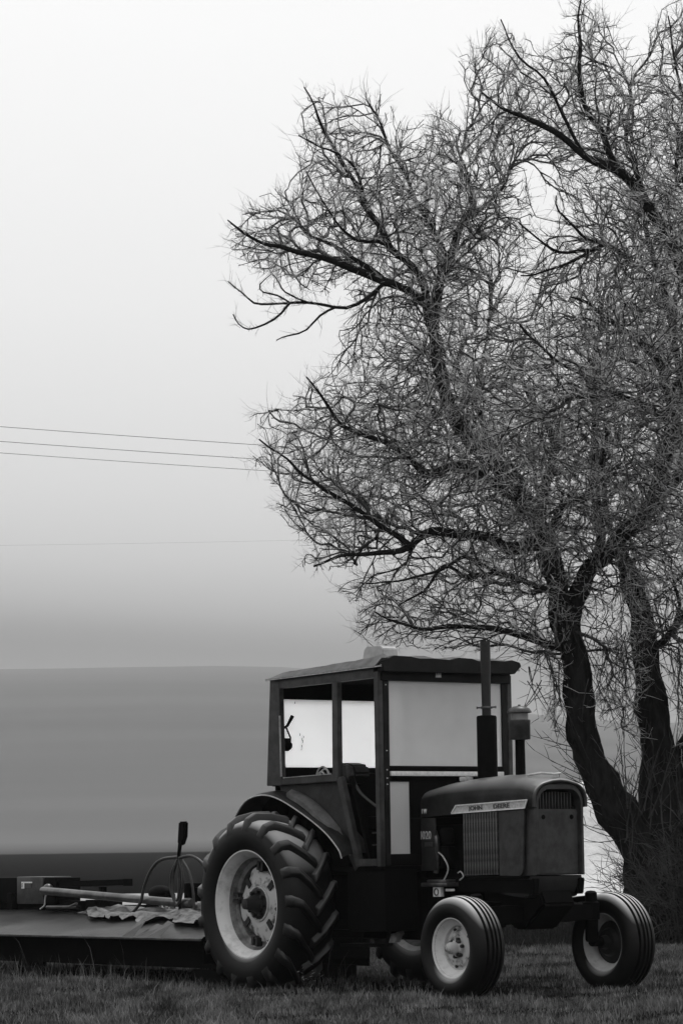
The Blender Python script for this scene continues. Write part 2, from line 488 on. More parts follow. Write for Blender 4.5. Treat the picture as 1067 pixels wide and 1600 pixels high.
# ---- engine, gearbox, belly ---------------------------------------
bm = bmesh.new()
bbox(bm, (1.28, -.16, .55), (2.15, .16, 1.38), .03)
bbox(bm, (1.45, -.2, .62), (2.05, .2, .86), .03)
lathe(bm, [(-.25, .09), (-.16, .1), (-.16, 0)], 20, 'Y', (1.62, 0, 1.1))
eng = link('engine', fin(bm, 35), M['black'], tractor)
bm = bmesh.new()
tube(bm, smoothpath([(1.50, -.25, 1.33), (1.56, -.27, 1.25), (1.55, -.26, 1.1), (1.53, -.26, .98)]), .022, 10)
link('engine_pipe', fin(bm, 60), M['shaft'], eng)
bm = bmesh.new(); tube(bm, smoothpath([(1.58, -.27, 1.15), (1.68, -.3, 1.11), (1.74, -.3, 1.02), (1.70, -.31, .93), (1.62, -.31, .895)]), .006, 6)
tube(bm, smoothpath([(1.88, -.31, .98), (1.93, -.32, .99), (1.95, -.31, .95), (1.9, -.31, .92)]), .006, 6)
link('loose_wire', fin(bm, 60), M['strip'], eng)
bm = bmesh.new()
lathe(bm, [(0, 0), (0, .05), (.02, .06), (.11, .06), (.13, .045), (.13, 0)], 20, 'Z', (1.66, -.24, 1.22))
bbox(bm, (1.58, -.26, 1.02), (1.7, -.18, 1.2), .01)
link('fuel_filter', fin(bm, 40), M['black'], eng)
bm = bmesh.new(); bbox(bm, (1.5, -.4, .87), (1.84, -.2, .9), .006); bbox(bm, (1.55, -.38, .9), (1.8, -.22, .925), .01)
link('tool_tray', fin(bm, 40), M['shaft'], eng)
bm = bmesh.new()
bbox(bm, (-.3, -.24, .42), (1.3, .24, 1.0), .05)
bbox(bm, (-.22, -.7, .62), (.22, .7, .86), .05)
bbox(bm, (.2, -.42, .5), (1.0, .42, .98), .04)
link('gearbox', fin(bm, 35), M['black'], tractor)
bm = bmesh.new()
bbox(bm, (.82, -.66, .5), (1.34, -.3, 1.02), .03)
bbox(bm, (.82, .3, .5), (1.34, .66, 1.02), .03)
link('side_tank', fin(bm, 35), M['black'], tractor)
bm = bmesh.new(); bbox(bm, (.9, -.8, .38), (1.3, -.55, .405), .004); beam(bm, (.92, -.6, .4), (.92, -.55, .55), .03, .01); beam(bm, (1.28, -.6, .4), (1.28, -.55, .55), .03, .01)
step = link('step', fin(bm, 35), M['black'], tractor)
bm = bmesh.new(); prism(bm, [(1.04, .40), (1.16, .405), (1.19, .46), (1.22, .475), (1.21, .5), (1.16, .485), (1.10, .475), (1.06, .44)], -.42, -.36, 'Y', .004)
link('bent_bracket', fin(bm, 35), M['edge'], step)
bm = bmesh.new(); bbox(bm, (1.62, -.37, .785), (1.72, -.33, .865), .006)
lamp = link('side_lamp', fin(bm, 35), M['white'], tractor)
bm = bmesh.new(); lathe(bm, [(0, .03), (-.006, .032), (-.006, .024), (0, .022)], 20, 'Y', (1.67, -.371, .825), closed=True)
link('lamp_ring', fin(bm, 35), M['ink'], lamp)
bm = bmesh.new(); bbox(bm, (1.76, -.35, .83), (1.86, -.33, .85), .004); link('name_tag', fin(bm), M['white'], tractor)

# ---- hood -----------------------------------------------------------
def section(x, w, zl, zt, r):
    """half-round topped section, camera side first"""
    p = [(-w, zl), (-w, (zl + zt - r) / 2), (-w, zt - r)]
    for k in range(1, 8):
        t = k / 8 * PI / 2
        p.append((-w + w * .55 * (1 - math.cos(t)) + 0, zt - r + r * .86 * math.sin(t)))
    p.append((-w * .3, zt - r * .05)); p.append((0, zt))
    return [(x, y, z) for y, z in p] + [(x, -y, z) for y, z in p[-2::-1]]
def loft(bm, secs):
    rows = [[bm.verts.new(p) for p in s] for s in secs]
    for a, b in zip(rows, rows[1:]):
        for k in range(len(a) - 1): bm.faces.new((a[k], a[k + 1], b[k + 1], b[k]))
    return rows
bm = bmesh.new()
secs = []
for x, w, zl, zt, r in ((1.27, .26, 1.44, 1.655, .10), (1.35, .285, 1.442, 1.69, .13), (1.6, .29, 1.452, 1.735, .15), (1.9, .292, 1.464, 1.762, .17),
                        (2.2, .292, 1.474, 1.775, .18), (2.5, .292, 1.484, 1.775, .18), (2.66, .29, 1.488, 1.765, .17), (2.74, .283, 1.494, 1.745, .16), (2.81, .272, 1.5, 1.715, .15)):
    secs.append(section(x, w, zl, zt, r))
rows = loft(bm, secs)
bmesh.ops.solidify(bm, geom=bm.faces[:], thickness=.012)
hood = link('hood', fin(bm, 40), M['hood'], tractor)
# rounded lip over the grille
bm = bmesh.new()
lp = [Vector(p) + Vector((.01, 0, 0)) for p in section(2.81, .272, 1.5, 1.712, .15)]
tube(bm, lp, .016, 8)
link('hood_lip', fin(bm, 60), M['hood'], hood)
bm = bmesh.new()
prism(bm, [(1.80, 1.468), (2.735, 1.494), (2.765, 1.558), (1.86, 1.532)], -.3, -.291, 'Y', .002)
strip = link('name_strip', fin(bm, 30), M['strip'], hood)
bm = bmesh.new()
qs = [(1.80, 1.468), (2.735, 1.494), (2.765, 1.558), (1.86, 1.532)]
for i in range(4):
    a, b = qs[i], qs[(i + 1) % 4]
    beam(bm, (a[0], -.303, a[1]), (b[0], -.303, b[1]), .01, .009, up=(0, 1, 0), bev=0)
link('strip_border', fin(bm), M['chrome'], strip)
def sign(s, size, x, y, z, m, parent, tilt=0, sx=1.0):
    o = link('lettering', text_mesh(s, size), m, parent, (x, y, z), (PI / 2, -tilt, 0)); o.scale = (sx, 1, 1); return o
sign('JOHN', .05, 2.03, -.303, 1.488, M['ink'], strip, .028, 1.35)
sign('DEERE', .05, 2.34, -.303, 1.497, M['ink'], strip, .028, 1.45)
sign('I W', .055, 1.395, -.294, 1.475, M['white'], hood, 0, .75)
# number panel under the hood's rear end
bm = bmesh.new(); bbox(bm, (1.36, -.285, 1.0), (1.56, -.27, 1.435), .004)
npn = link('cowl_panel', fin(bm, 30), M['paint'], tractor)
sign('4020', .095, 1.345, -.288, 1.262, M['strip'], npn, 0, .86)
bm = bmesh.new(); bbox(bm, (1.42, -.292, 1.2), (1.53, -.286, 1.235), .002); link('plate', fin(bm), M['shaft'], npn)
# side screen: upright ribs in a frame, then a plain panel
bm = bmesh.new(); bbox(bm, (1.93, -.262, .955), (2.4, -.25, 1.462), .003)
scr = link('side_screen', fin(bm, 30), M['black'], tractor)
ribm = boxme((0, -.292, .957), (.017, -.262, 1.468), .004)
for k in range(13): link('rib', ribm, M['rib'], scr, (1.936 + k * .0345, 0, .0006 * k))
bm = bmesh.new()
pts = [(2.395, 1.47), (2.395, .955), (2.63, .952)]
for k in range(7):
    t = k / 6 * PI / 2; pts.append((2.63 + .06 * math.sin(t), 1.012 - .06 * math.cos(t)))
pts += [(2.72, 1.482)]
prism(bm, pts, -.294, -.28, 'Y', .003)
link('side_panel', fin(bm, 30), M['nose'], tractor)
bm = bmesh.new(); bbox(bm, (1.9, .25, .955), (2.72, .292, 1.475), .004); link('side_panel', fin(bm, 30), M['nose'], tractor)
bm = bmesh.new(); bbox(bm, (1.87, -.3, .93), (2.72, .3, .952), .004); link('lower_rail', fin(bm, 30), M['black'], tractor)
# radiator core + nose
bm = bmesh.new(); bbox(bm, (2.42, -.24, .955), (2.74, .24, 1.5), .005); link('radiator', fin(bm), M['black'], tractor)
bm = bmesh.new()
def arch(x, w, z0, zt, r, n=8):
    p = [(x, -w, z0)]
    for k in range(n + 1):
        t = k / n * PI / 2; p.append((x, -w + r * (1 - math.cos(t)), zt - r + r * math.sin(t)))
    return p + [(a, -b, c) for a, b, c in p[::-1]]
A = arch(2.64, .262, .955, 1.70, .16); B = arch(2.805, .258, .955, 1.69, .16)
C_ = arch(2.818, .248, .965, 1.68, .15); D_ = arch(2.818, .226, .965, 1.645, .12); E_ = arch(2.75, .218, .965, 1.632, .115)
loft(bm, [A, B, C_, D_, E_])
gs = link('grille_surround', fin(bm, 35), M['nose'], tractor)
bm = bmesh.new(); prism(bm, [(-.222, .958), (.222, .958), (.224, 1.484), (-.224, 1.484)], 2.72, 2.785, 'X', .012)
fp = link('nose_panel', fin(bm, 35), M['nose'], gs)
bm = bmesh.new()
for y in (-.15, .15): lathe(bm, [(0, .0), (0, .020), (.004, .018), (.004, 0)], 14, 'X', (2.785, y, 1.42))
link('bolt_hole', fin(bm), M['black'], gs)
bm = bmesh.new(); bbox(bm, (2.69, -.218, 1.478), (2.71, .218, 1.635), 0); link('grille_back', fin(bm), M['black'], gs)
bar = boxme((2.72, 0, 1.488), (2.765, .014, 1.625), .003)
for k in range(11): link('grille_bar', bar, M['paint'], gs, (0, -.167 + k * .032, -.012 * abs(k - 5) / 5))

# ---- stacks ----------------------------------------------------------
bm = bmesh.new()
lathe(bm, [(1.7, .084), (2.262, .084), (2.275, .078), (2.28, .045), (2.28, 0)], 28, 'Z', (1.915, 0, 0))
mu = link('muffler', fin(bm, 40), M['black'], tractor)
bm = bmesh.new(); lathe(bm, [(2.27, .038), (2.4, .038), (2.75, .043), (2.9, .043), (2.9, .036), (2.6, .034)], 20, 'Z', (1.915, 0, 0)); link('exhaust_pipe', fin(bm, 40), M['grime'], mu)
bm = bmesh.new(); lathe(bm, [(2.335, .05), (2.345, .052), (2.352, .05), (2.345, .04)], 20, 'Z', (1.915, 0, 0), closed=True); beam(bm, (1.83, -.03, 2.345), (2.0, .03, 2.345), .012, .012); link('pipe_clamp', fin(bm, 40), M['shaft'], mu)
bm = bmesh.new(); lathe(bm, [(1.7, .042), (2.066, .04), (2.066, 0)], 20, 'Z', (2.338, 0, 0))
ac = link('air_intake', fin(bm, 40), M['black'], tractor)
bm = bmesh.new(); lathe(bm, [(2.058, .04), (2.062, .082), (2.068, .087), (2.2, .087), (2.21, .09), (2.222, .088), (2.222, 0)], 28, 'Z', (2.338, 0, 0)); link('intake_canister', fin(bm, 40), M['frame'], ac)
bm = bmesh.new(); lathe(bm, [(2.222, .072), (2.285, .072), (2.285, 0)], 28, 'Z', (2.338, 0, 0)); link('dust_bowl', fin(bm, 40), M['bowl'], ac)
bm = bmesh.new(); lathe(bm, [(2.278, .09), (2.282, .102), (2.292, .101), (2.315, .085), (2.332, .05), (2.338, .012), (2.348, .01), (2.348, 0)], 28, 'Z', (2.338, 0, 0)); link('intake_cap', fin(bm, 40), M['frame'], ac)
bm = bmesh.new(); tube(bm, [(2.6, -.15, 1.76), (2.72, -.1, 1.775), (2.76, 0, 1.765), (2.72, .1, 1.775)], .01, 8); link('hood_handle', fin(bm, 60), M['edge'], hood)
bm = bmesh.new(); bbox(bm, (1.66, -.1, 1.735), (1.75, -.02, 1.775), .01); link('filler_cap', fin(bm, 40), M['edge'], hood)

# ---- fenders -----------------------------------------------------------
for s in (-1, 1):
    path = smoothpath([(-.66, .0, 1.36), (-.58, .0, 1.50), (-.42, .0, 1.63), (-.19, .0, 1.675), (.06, .0, 1.64), (.41, .0, 1.505), (.73, .0, 1.345), (.92, .0, 1.2), (.97, 0, 1.12)], 5)
    bm = bmesh.new(); rows = []
    for i, p in enumerate(path):
        row = []
        for y, dz in ((.52, .035), (.66, .035), (.76, .02), (.815, .0), (.825, -.015)):
            row.append(bm.verts.new((p.x - (.0 if dz > 0 else .0), s * y, p.z + dz)))
        rows.append(row)
    for a, b in zip(rows, rows[1:]):
        for k in range(4): bm.faces.new((a[k], a[k + 1], b[k + 1], b[k]))
    bmesh.ops.solidify(bm, geom=bm.faces[:], thickness=.008)
    fe = link('fender', fin(bm, 45), M['paint'], tractor)
    bm = bmesh.new(); tube(bm, [(p.x, s * .822, p.z - .008) for p in path], .006, 6); link('fender_bead', fin(bm, 60), M['strip'], fe)
    bm = bmesh.new(); rows = []
    for i in range(10):
        t = i / 9; x = .10 + .84 * t; z = 1.70 - .18 * t - .33 * t * t; wd = .125 * math.sin(PI * min(1, .18 + t * .82)) ** .6
        rows.append([bm.verts.new((x, s * (.70 - wd * .5), z)), bm.verts.new((x, s * .70, z + .012)), bm.verts.new((x, s * (.705 + wd * .6), z - .02)), bm.verts.new((x, s * (.705 + wd * .6), z - .06))])
    for a, b in zip(rows, rows[1:]):
        for k in range(3): bm.faces.new((a[k], a[k + 1], b[k + 1], b[k]))
    bmesh.ops.solidify(bm, geom=bm.faces[:], thickness=.006)
    link('fender_pad', fin(bm, 50), M['roof'], fe)
    # inner wall of the fender
    bm = bmesh.new(); poly = [(p.x, p.z + .03) for p in path] + [(.9, 1.0), (-.5, 1.0)]
    prism(bm, poly, s * .53, s * .545, 'Y'); link('inner_wall', fin(bm), M['inner'], fe)

# ---- cab ----------------------------------------------------------------
HW = .72
def face_beam(bm, a, b, s, w, t=.05):
    beam(bm, (a[0], s * (HW - t / 2), a[1]), (b[0], s * (HW - t / 2), b[1]), t, w, up=(0, 0, 1) if abs(a[0] - b[0]) > abs(a[1] - b[1]) else (1, 0, 0), bev=.004)
bm = bmesh.new()
cabf = None
for s in (-1, 1):
    bm = bmesh.new()   # rear corner post
    prism(bm, [(-.245, 1.75), (-.02, 1.75), (-.04, 2.68), (-.178, 2.68)], s * (HW - .05), s * HW, 'Y', .005)
    o = link('cab_post', fin(bm, 30), M['frame'], tractor)
    bm = bmesh.new(); prism(bm, [(.722, 1.80), (.812, 1.80), (.815, 2.60), (.733, 2.60)], s * (HW - .045), s * (HW + .004), 'Y', .005); link('cab_post', fin(bm, 30), M['frame'], tractor)
    bm = bmesh.new(); prism(bm, [(1.325, 1.04), (1.385, 1.04), (1.385, 2.66), (1.318, 2.66)], s * (HW - .045), s * (HW + .004), 'Y', .005); link('cab_post', fin(bm, 30), M['frame'], tractor)
    bm = bmesh.new()   # bottom rail
    prism(bm, [(-.0205, 1.752), (.79, 1.762), (.81, 1.80), (.7, 1.822), (-.0205, 1.808)], s * (HW - .048), s * (HW + .002), 'Y', .005); link('cab_rail', fin(bm, 30), M['frame'], tractor)
    bm = bmesh.new()   # top rail
    prism(bm, [(-.0395, 2.592), (.7325, 2.601), (1.3175, 2.61), (1.3175, 2.70), (-.0395, 2.69)], s * (HW - .052), s * (HW - .002), 'Y', .005); link('cab_rail', fin(bm, 30), M['frame'], tractor)
    # door frame: post flares forward below the sill
    bm = bmesh.new()
    prism(bm, [(.788, 1.766), (.812, 1.80), (.853, 1.80), (1.085, 1.105), (1.325, 1.105), (1.325, 1.047), (1.035, 1.042)], s * (HW - .042), s * (HW + .006), 'Y', .004)
    dr = link('door_frame', fin(bm, 30), M['frame'], tractor)
    bm = bmesh.new(); beam(bm, (.875, s * (HW - .085), 1.8), (1.13, s * (HW - .085), 1.1), .03, .03, bev=.003); link('inner_jamb', fin(bm, 30), M['inner'], dr)
    # worn pale inner edge of the quarter window
    bm = bmesh.new(); beam(bm, (-.03, s * (HW + .004), 2.35), (-.018, s * (HW + .004), 1.83), .006, .006); beam(bm, (.02, s * (HW + .004), 1.8135), (.7, s * (HW + .004), 1.826), .006, .006)
    link('window_bead', fin(bm), M['edge'], o)
    # body side panel under the quarter window, merging into the fender
    bm = bmesh.new()
    prism(bm, [(-.12, 1.751), (.775, 1.761), (1.02, 1.05), (.95, 1.0), (.7, 1.35), (.4, 1.5), (.1, 1.62), (-.1, 1.66)], s * .655, s * .668, 'Y', .003)
    link('side_sheet', fin(bm, 30), M['paint'], tractor)
# rear wall
bm = bmesh.new()
bbox(bm, (-.215, -.67, 2.51), (-.185, .67, 2.69), .004); bbox(bm, (-.235, -.67, 1.745), (-.2, .67, 1.912), .004)
bbox(bm, (-.212, -.67, 1.912), (-.186, -.565, 2.51), .003); bbox(bm, (-.212, .565, 1.912), (-.186, .67, 2.51), .003)
bbox(bm, (-.2, -.66, 1.0), (-.17, .66, 1.744), 0)
link('rear_wall', fin(bm, 30), M['inner'], tractor)
bm = bmesh.new(); bbox(bm, (-.203, -.564, 1.913), (-.197, .564, 2.509)); rwm = fin(bm)
rwin = link('rear_window', rwm, M['wrear'], tractor)
# work lamp hanging on a forked bracket at the rear window
bm = bmesh.new()
tube(bm, [(-.15, -.60, 2.25), (-.15, -.555, 2.275), (-.15, -.50, 2.36)], [.010, .013, .018], 8)
tube(bm, [(-.15, -.575, 2.27), (-.15, -.525, 2.17), (-.15, -.53, 2.12)], .009, 6)
lathe(bm, [(-.05, .03), (-.02, .048), (.02, .05), (.05, .03), (.055, 0)], 14, 'Y', (-.15, -.575, 2.10))
bbox(bm, (-.17, -.60, 2.13), (-.13, -.53, 2.165), .008)
link('work_lamp', fin(bm, 60), M['black'], tractor)
bm = bmesh.new()
for k in range(7):
    y, z = [(-.39, 2.2), (-.365, 2.16), (-.37, 2.1), (-.36, 2.14), (-.44, 2.48), (-.35, 2.18), (-.375, 2.07)][k]
    bmesh.ops.create_icosphere(bm, subdivisions=1, radius=.008, matrix=Matrix.Translation((-.195, y, z)) @ Matrix.Diagonal((.2, .6, 2.2, 1)))
link('paint_chip', fin(bm), M['grime'], rwin)
# front wall
bm = bmesh.new(); bbox(bm, (1.35, -.70, 2.585), (1.40, .70, 2.70), .006); link('windscreen_header', fin(bm, 30), M['roofd'], tractor)
for s in (-1, 1):
    bm = bmesh.new(); prism(bm, [(s * .615, 1.05), (s * .672, 1.05), (s * .672, 2.584), (s * .61, 2.584)], 1.345, 1.383, 'X', .004); link('windscreen_post', fin(bm, 30), M['roofd'], tractor)
bm = bmesh.new(); bbox(bm, (1.345, -.61, 1.83), (1.39, .61, 1.874), .005); link('windscreen_sill', fin(bm, 30), M['black'], tractor)
bm = bmesh.new(); bbox(bm, (1.35, -.61, 1.79), (1.398, .61, 1.829), .005); link('sill_sky_strip', fin(bm, 30), M['chrome'], tractor)  # pale strip added in place of sky showing through a gap
bm = bmesh.new()
bbox(bm, (1.335, -.61, 1.745), (1.37, .61, 1.789), .003); bbox(bm, (1.335, -.392, 1.44), (1.37, .392, 1.744), .003)
bbox(bm, (1.335, -.61, 1.05), (1.37, .61, 1.14), .003); bbox(bm, (1.335, -.392, 1.141), (1.37, .392, 1.439), .003)
link('firewall', fin(bm, 30), M['inner'], tractor)
bm = bmesh.new(); bbox(bm, (1.366, -.61, 1.875), (1.371, .61, 2.584)); link('windscreen', fin(bm), M['wshield'], tractor)
for s in (-1, 1):
    bm = bmesh.new(); y0, y1 = sorted((s * .395, s * .612)); bbox(bm, (1.35, y0, 1.142), (1.356, y1, 1.743)); link('lower_window', fin(bm), M['wlow'], tractor)
bm = bmesh.new(); prism(bm, [(.055, 2.628), (.06, 2.672), (.075, 2.648), (.085, 2.69), (.098, 2.65), (.112, 2.68), (.115, 2.628)], 1.4, 1.404, 'X')
bd = link('cab_badge', fin(bm), M['white'], tractor, (0, -.18, -.006))
bm = bmesh.new()
for z in (2.55, 2.0, 1.84, 1.77, 1.72): lathe(bm, [(0, .006), (.006, .004), (.006, 0)], 8, 'X', (1.383, -.645, z))
link('rivet', fin(bm), M['white'], tractor)
# floor, interior
bm = bmesh.new(); bbox(bm, (-.16, -.665, 1.0), (1.33, .665, 1.04), .004); link('cab_floor', fin(bm, 30), M['inner'], tractor)
bm = bmesh.new(); bbox(bm, (.1, -.26, 1.35), (.55, .26, 1.47), .04); bbox(bm, (.0, -.26, 1.47), (.12, .26, 1.86), .04); bbox(bm, (.15, -.2, 1.04), (.5, .2, 1.35), .02)
link('seat', fin(bm, 40), M['inner'], tractor)
bm = bmesh.new()
bbox(bm, (.55, -.60, 1.04), (.78, -.38, 1.74), .02)
con = link('control_console', fin(bm, 40), M['inner'], tractor)
bm = bmesh.new()
prism(bm, [(.56, 1.745), (.82, 1.745), (.88, 1.82), (.84, 1.90), (.70, 1.925), (.58, 1.90)], -.6, -.42, 'Y', .02)
link('console_head', fin(bm, 40), M['grime'], con)
bm = bmesh.new(); prism(bm, [(.78, 1.76), (.86, 1.81), (.86, 1.88), (.76, 1.915)], -.612, -.6, 'Y', .004); link('console_plate', fin(bm, 40), M['shaft'], con)
bm = bmesh.new()
for x, z in ((.62, 1.80), (.68, 1.81), (.72, 1.79), (.66, 1.86)): bmesh.ops.create_icosphere(bm, subdivisions=2, radius=.018, matrix=Matrix.Translation((x, -.612, z)))
link('knob', fin(bm, 60), M['shaft'], con)
bm = bmesh.new(); tube(bm, smoothpath([(.84, -.6, 1.86), (.88, -.61, 1.76), (.98, -.62, 1.66), (1.12, -.62, 1.58), (1.2, -.62, 1.54)]), .012, 8); link('cable', fin(bm, 60), M['hose'], con)
bm = bmesh.new()
for dx, r in ((0, .05), (.05, .07), (.02, .09)):
    tube(bm, [(.40 + dx + r * math.cos(t), -.60, 1.80 + r * 1.1 * math.sin(t)) for t in np.linspace(0, PI, 10)], .008, 6)
link('hose_loop', fin(bm, 60), M['edge'], con)
bm = bmesh.new()
tube(bm, [(1.3, 0, 1.45), (.95, 0, 1.72)], .03, 10)
for t0 in range(1):
    ring = [(.93 + .17 * math.sin(t) * .6, .19 * math.cos(t), 1.74 + .17 * math.sin(t) * .75) for t in np.linspace(0, 2 * PI, 25)]
    tube(bm, ring, .012, 8, cap=False)
    for t in (0.5, 2.6, 4.7): tube(bm, [(.95, 0, 1.72), (.93 + .17 * math.sin(t) * .6, .19 * math.cos(t), 1.74 + .17 * math.sin(t) * .75)], .009, 6)
link('steering_wheel', fin(bm, 60), M['inner'], tractor)
bm = bmesh.new()
bbox(bm, (1.22, -.6, 1.44), (1.33, .6, 1.70), .02); bbox(bm, (1.26, -.6, 1.36), (1.32, -.3, 1.43), .02)
link('dashboard', fin(bm, 40), M['paint'], tractor)
for z in (1.22, 1.32):
    bm = bmesh.new(); beam(bm, (1.15, -.62, z), (1.3, -.62, z + .01), .02, .008); link('door_pull', fin(bm), M['shaft'], tractor)
# roof: sheet with hipped edges, dented front
bm = bmesh.new()
nx, ny = 16, 14
g = [[None] * (ny + 1) for _ in range(nx + 1)]
for i in range(nx + 1):
    for j in range(ny + 1):
        u, v = i / nx, j / ny
        x = -.195 + 1.66 * u; y = -.745 + 1.49 * v
        ed = min(1, min(u * nx, (nx - i), v * ny * 1.0, (ny - j)) / 1.0)
        zb = 2.688 + .030 * u
        z = zb + (.045 + .035 * u) * (1 if ed >= 1 else 0)
        if ed < 1:
            z = zb - .012
            if i == nx: z = zb + .05
        else:
            z += random.uniform(-.003, .003)
            if i >= nx - 2: z += .006 * math.sin(j * 1.7) + random.uniform(-.004, .006)
        g[i][j] = bm.verts.new((x, y, z))
for i in range(nx):
    for j in range(ny): bm.faces.new((g[i][j], g[i + 1][j], g[i + 1][j + 1], g[i][j + 1]))
bmesh.ops.solidify(bm, geom=bm.faces[:], thickness=.012)
roof = link('roof', fin(bm, 30), M['roof'], tractor)
bm = bmesh.new()
beam(bm, (-.195, -.747, 2.672), (1.46, -.747, 2.702), .01, .012); beam(bm, (-.195, .747, 2.672), (1.46, .747, 2.702), .01, .012)
link('roof_edge', fin(bm), M['edge'], roof)
bm = bmesh.new()
pr = [(-.745, 2.715), (-.73, 2.655), (.69, 2.665), (.765, 2.735), (.75, 2.765)]
top = [(.66, 2.785), (.6, 2.772), (.45, 2.776), (.3, 2.765), (.22, 2.785), (.08, 2.79), (-.02, 2.768), (-.2, 2.775), (-.35, 2.772), (-.45, 2.786), (-.62, 2.79), (-.66, 2.775), (-.745, 2.725)]
prism(bm, pr + top, 1.405, 1.475, 'X', .004)
link('roof_fascia', fin(bm, 30), M['roofd'], roof)
bm = bmesh.new(); bbox(bm, (-.19, -.7, 2.655), (1.34, .7, 2.672), 0); link('headliner', fin(bm), M['inner'], roof)
bm = bmesh.new()
p = [(.60, 2.815), (.90, 2.80), (.89, 2.895), (.86, 2.918), (.66, 2.925), (.625, 2.90)]
prism(bm, p, -.29, -.13, 'Y', .005)
rb = link('roof_box', fin(bm, 40), M['box'], roof)
bm = bmesh.new(); bbox(bm, (.63, -.27, 2.74), (.88, -.15, 2.812), .004); link('roof_box_base', fin(bm, 40), M['black'], roof)
# ================================================================== ROTARY CUTTER behind the tractor
CX = -4.2
ca, sa = math.cos(ROOT_RZ), math.sin(ROOT_RZ)
cut = empty('rotary_cutter', (ROOT_LOC[0] + CX * ca, ROOT_LOC[1] + CX * sa, 0), ROOT_RZ)
tag(cut, 'low dark flat-decked rotary mower hitched behind the tractor at the left', 'mower')
def cpart(name, me, m, parent=None, kind=None):
    return link(name, me, m, parent or cut, (-CX, 0, 0) if parent is None else (0, 0, 0))
bm = bmesh.new()
prof = [(-.93, .41), (-.90, .425), (-.6, .50), (-.3, .575), (0, .62), (.35, .62), (.7, .52), (.95, .42)]
rows = []
for i in range(41):
    x = -.98 - i * .155
    rows.append([bm.verts.new((x, y, z + .012 * math.sin(i * .5 + j * 1.3) * (1 if 0 < j < 7 else .2) + random.uniform(-.002, .002))) for j, (y, z) in enumerate(prof)])
for a, b in zip(rows, rows[1:]):
    for k in range(len(prof) - 1): bm.faces.new((a[k], a[k + 1], b[k + 1], b[k]))
bmesh.ops.solidify(bm, geom=bm.faces[:], thickness=.012)
dk = cpart('deck', fin(bm, 50), M['deck'])
bm = bmesh.new(); beam(bm, (-.98, -.934, .412), (-7.2, -.934, .412), .012, .014); cpart('deck_edge', fin(bm), M['edge'] if False else M['shaft'], dk)
bm = bmesh.new(); bbox(bm, (-7.2, -.56, .14), (-.98, -.545, .49)); bbox(bm, (-7.2, .93, .12), (-.98, .945, .404)); bbox(bm, (-.995, -.9, .2), (-.98, .93, .41))
cpart('skirt', fin(bm), M['black'])
for x0 in (-6.9, -3.4, -1.4):
    for ya in (-.585, .86): cpart('skid', boxme((x0 - .25, ya, .0), (x0 + .25, ya + .06, .13), .01), M['black'])
bm = bmesh.new(); bbox(bm, (-5.73, 0, .69), (-5.21, .34, .965), .008)
gb = cpart('gearbox', fin(bm, 30), M['frame'])
bm = bmesh.new(); bbox(bm, (-5.205, .01, .69), (-4.97, .3, .955), .01); bbox(bm, (-6.9, .02, .70), (-5.735, .3, .96), .02); cpart('bearing_housing', fin(bm, 30), M['black'], gb)
bm = bmesh.new(); bbox(bm, (-5.63, -.006, .845), (-5.575, -.001, .915)); bbox(bm, (-5.57, -.006, .90), (-5.42, -.001, .915)); st = cpart('sticker', fin(bm), M['white'], gb)
cpart('sticker_panel', boxme((-5.57, -.005, .85), (-5.43, -.001, .893), 0), M['shaft'], gb)
o = link('lettering', text_mesh('E', .055, .001), M['ink'], gb, (-5.622, -.008, .86), (PI / 2, 0, 0))
bm = bmesh.new()
bbox(bm, (-6.9, .05, .60), (-4.1, .25, .72), .01); bbox(bm, (-4.37, -.02, .60), (-4.09, .2, .735), .01); bbox(bm, (-6.3, -.02, .6), (-6.2, .3, .8), .01); bbox(bm, (-5.9, -.02, .6), (-5.8, .3, .8), .01)
cpart('cross_frame', fin(bm, 30), M['black'])
bm = bmesh.new(); beam(bm, (-4.98, .08, .885), (-3.74, .08, .905), .1, .06); beam(bm, (-4.2, .08, .86), (-4.2, .08, .72), .06, .06); cpart('frame_bar', fin(bm, 30), M['black'])
bm = bmesh.new(); tube(bm, [(-5.0, -.13, .826), (-2.34, -.13, .706)], .04, 16); lathe(bm, [(0, .03), (.02, .05), (.09, .052), (.12, .04), (.12, 0)], 16, 'X', (-2.44, -.13, .71))
sh = cpart('driveshaft', fin(bm, 40), M['shaft'])
bm = bmesh.new(); bmesh.ops.create_uvsphere(bm, u_segments=18, v_segments=12, radius=.055, matrix=Matrix.Translation((-5.06, -.03, .84))); cpart('shaft_joint', fin(bm, 60), M['deck'], sh)
bm = bmesh.new(); tube(bm, smoothpath([(-5.02, -.07, .81), (-5.04, -.08, .74), (-5.05, -.08, .68), (-5.1, -.1, .64)]), .008, 6); cpart('chain', fin(bm, 60), M['edge'], sh)
bm = bmesh.new(); tube(bm, [(-5.0, -.08, .66), (-4.42, -.08, .665)], .017, 10); tube(bm, [(-4.6, -.08, .66), (-4.4, -.1, .70)], .014, 8); cpart('adjusting_rod', fin(bm, 50), M['shaft'])
bm = bmesh.new()
bbox(bm, (-2.46, -.12, .52), (-2.40, .12, .90), .01); bbox(bm, (-2.395, -.05, .56), (-2.25, .05, .86), .02)
bmesh.ops.create_uvsphere(bm, u_segments=16, v_segments=10, radius=.11, matrix=Matrix.Translation((-3.12, .05, .80)) @ Matrix.Diagonal((1.5, .8, .7, 1)))
prism(bm, [(-3.4, .58), (-2.95, .58), (-2.95, .8), (-3.2, .82)], 0, .12, 'Y', .01)
bbox(bm, (-2.9, -.04, .60), (-2.45, .04, .66), .01)
cpart('hitch', fin(bm, 40), M['black'])
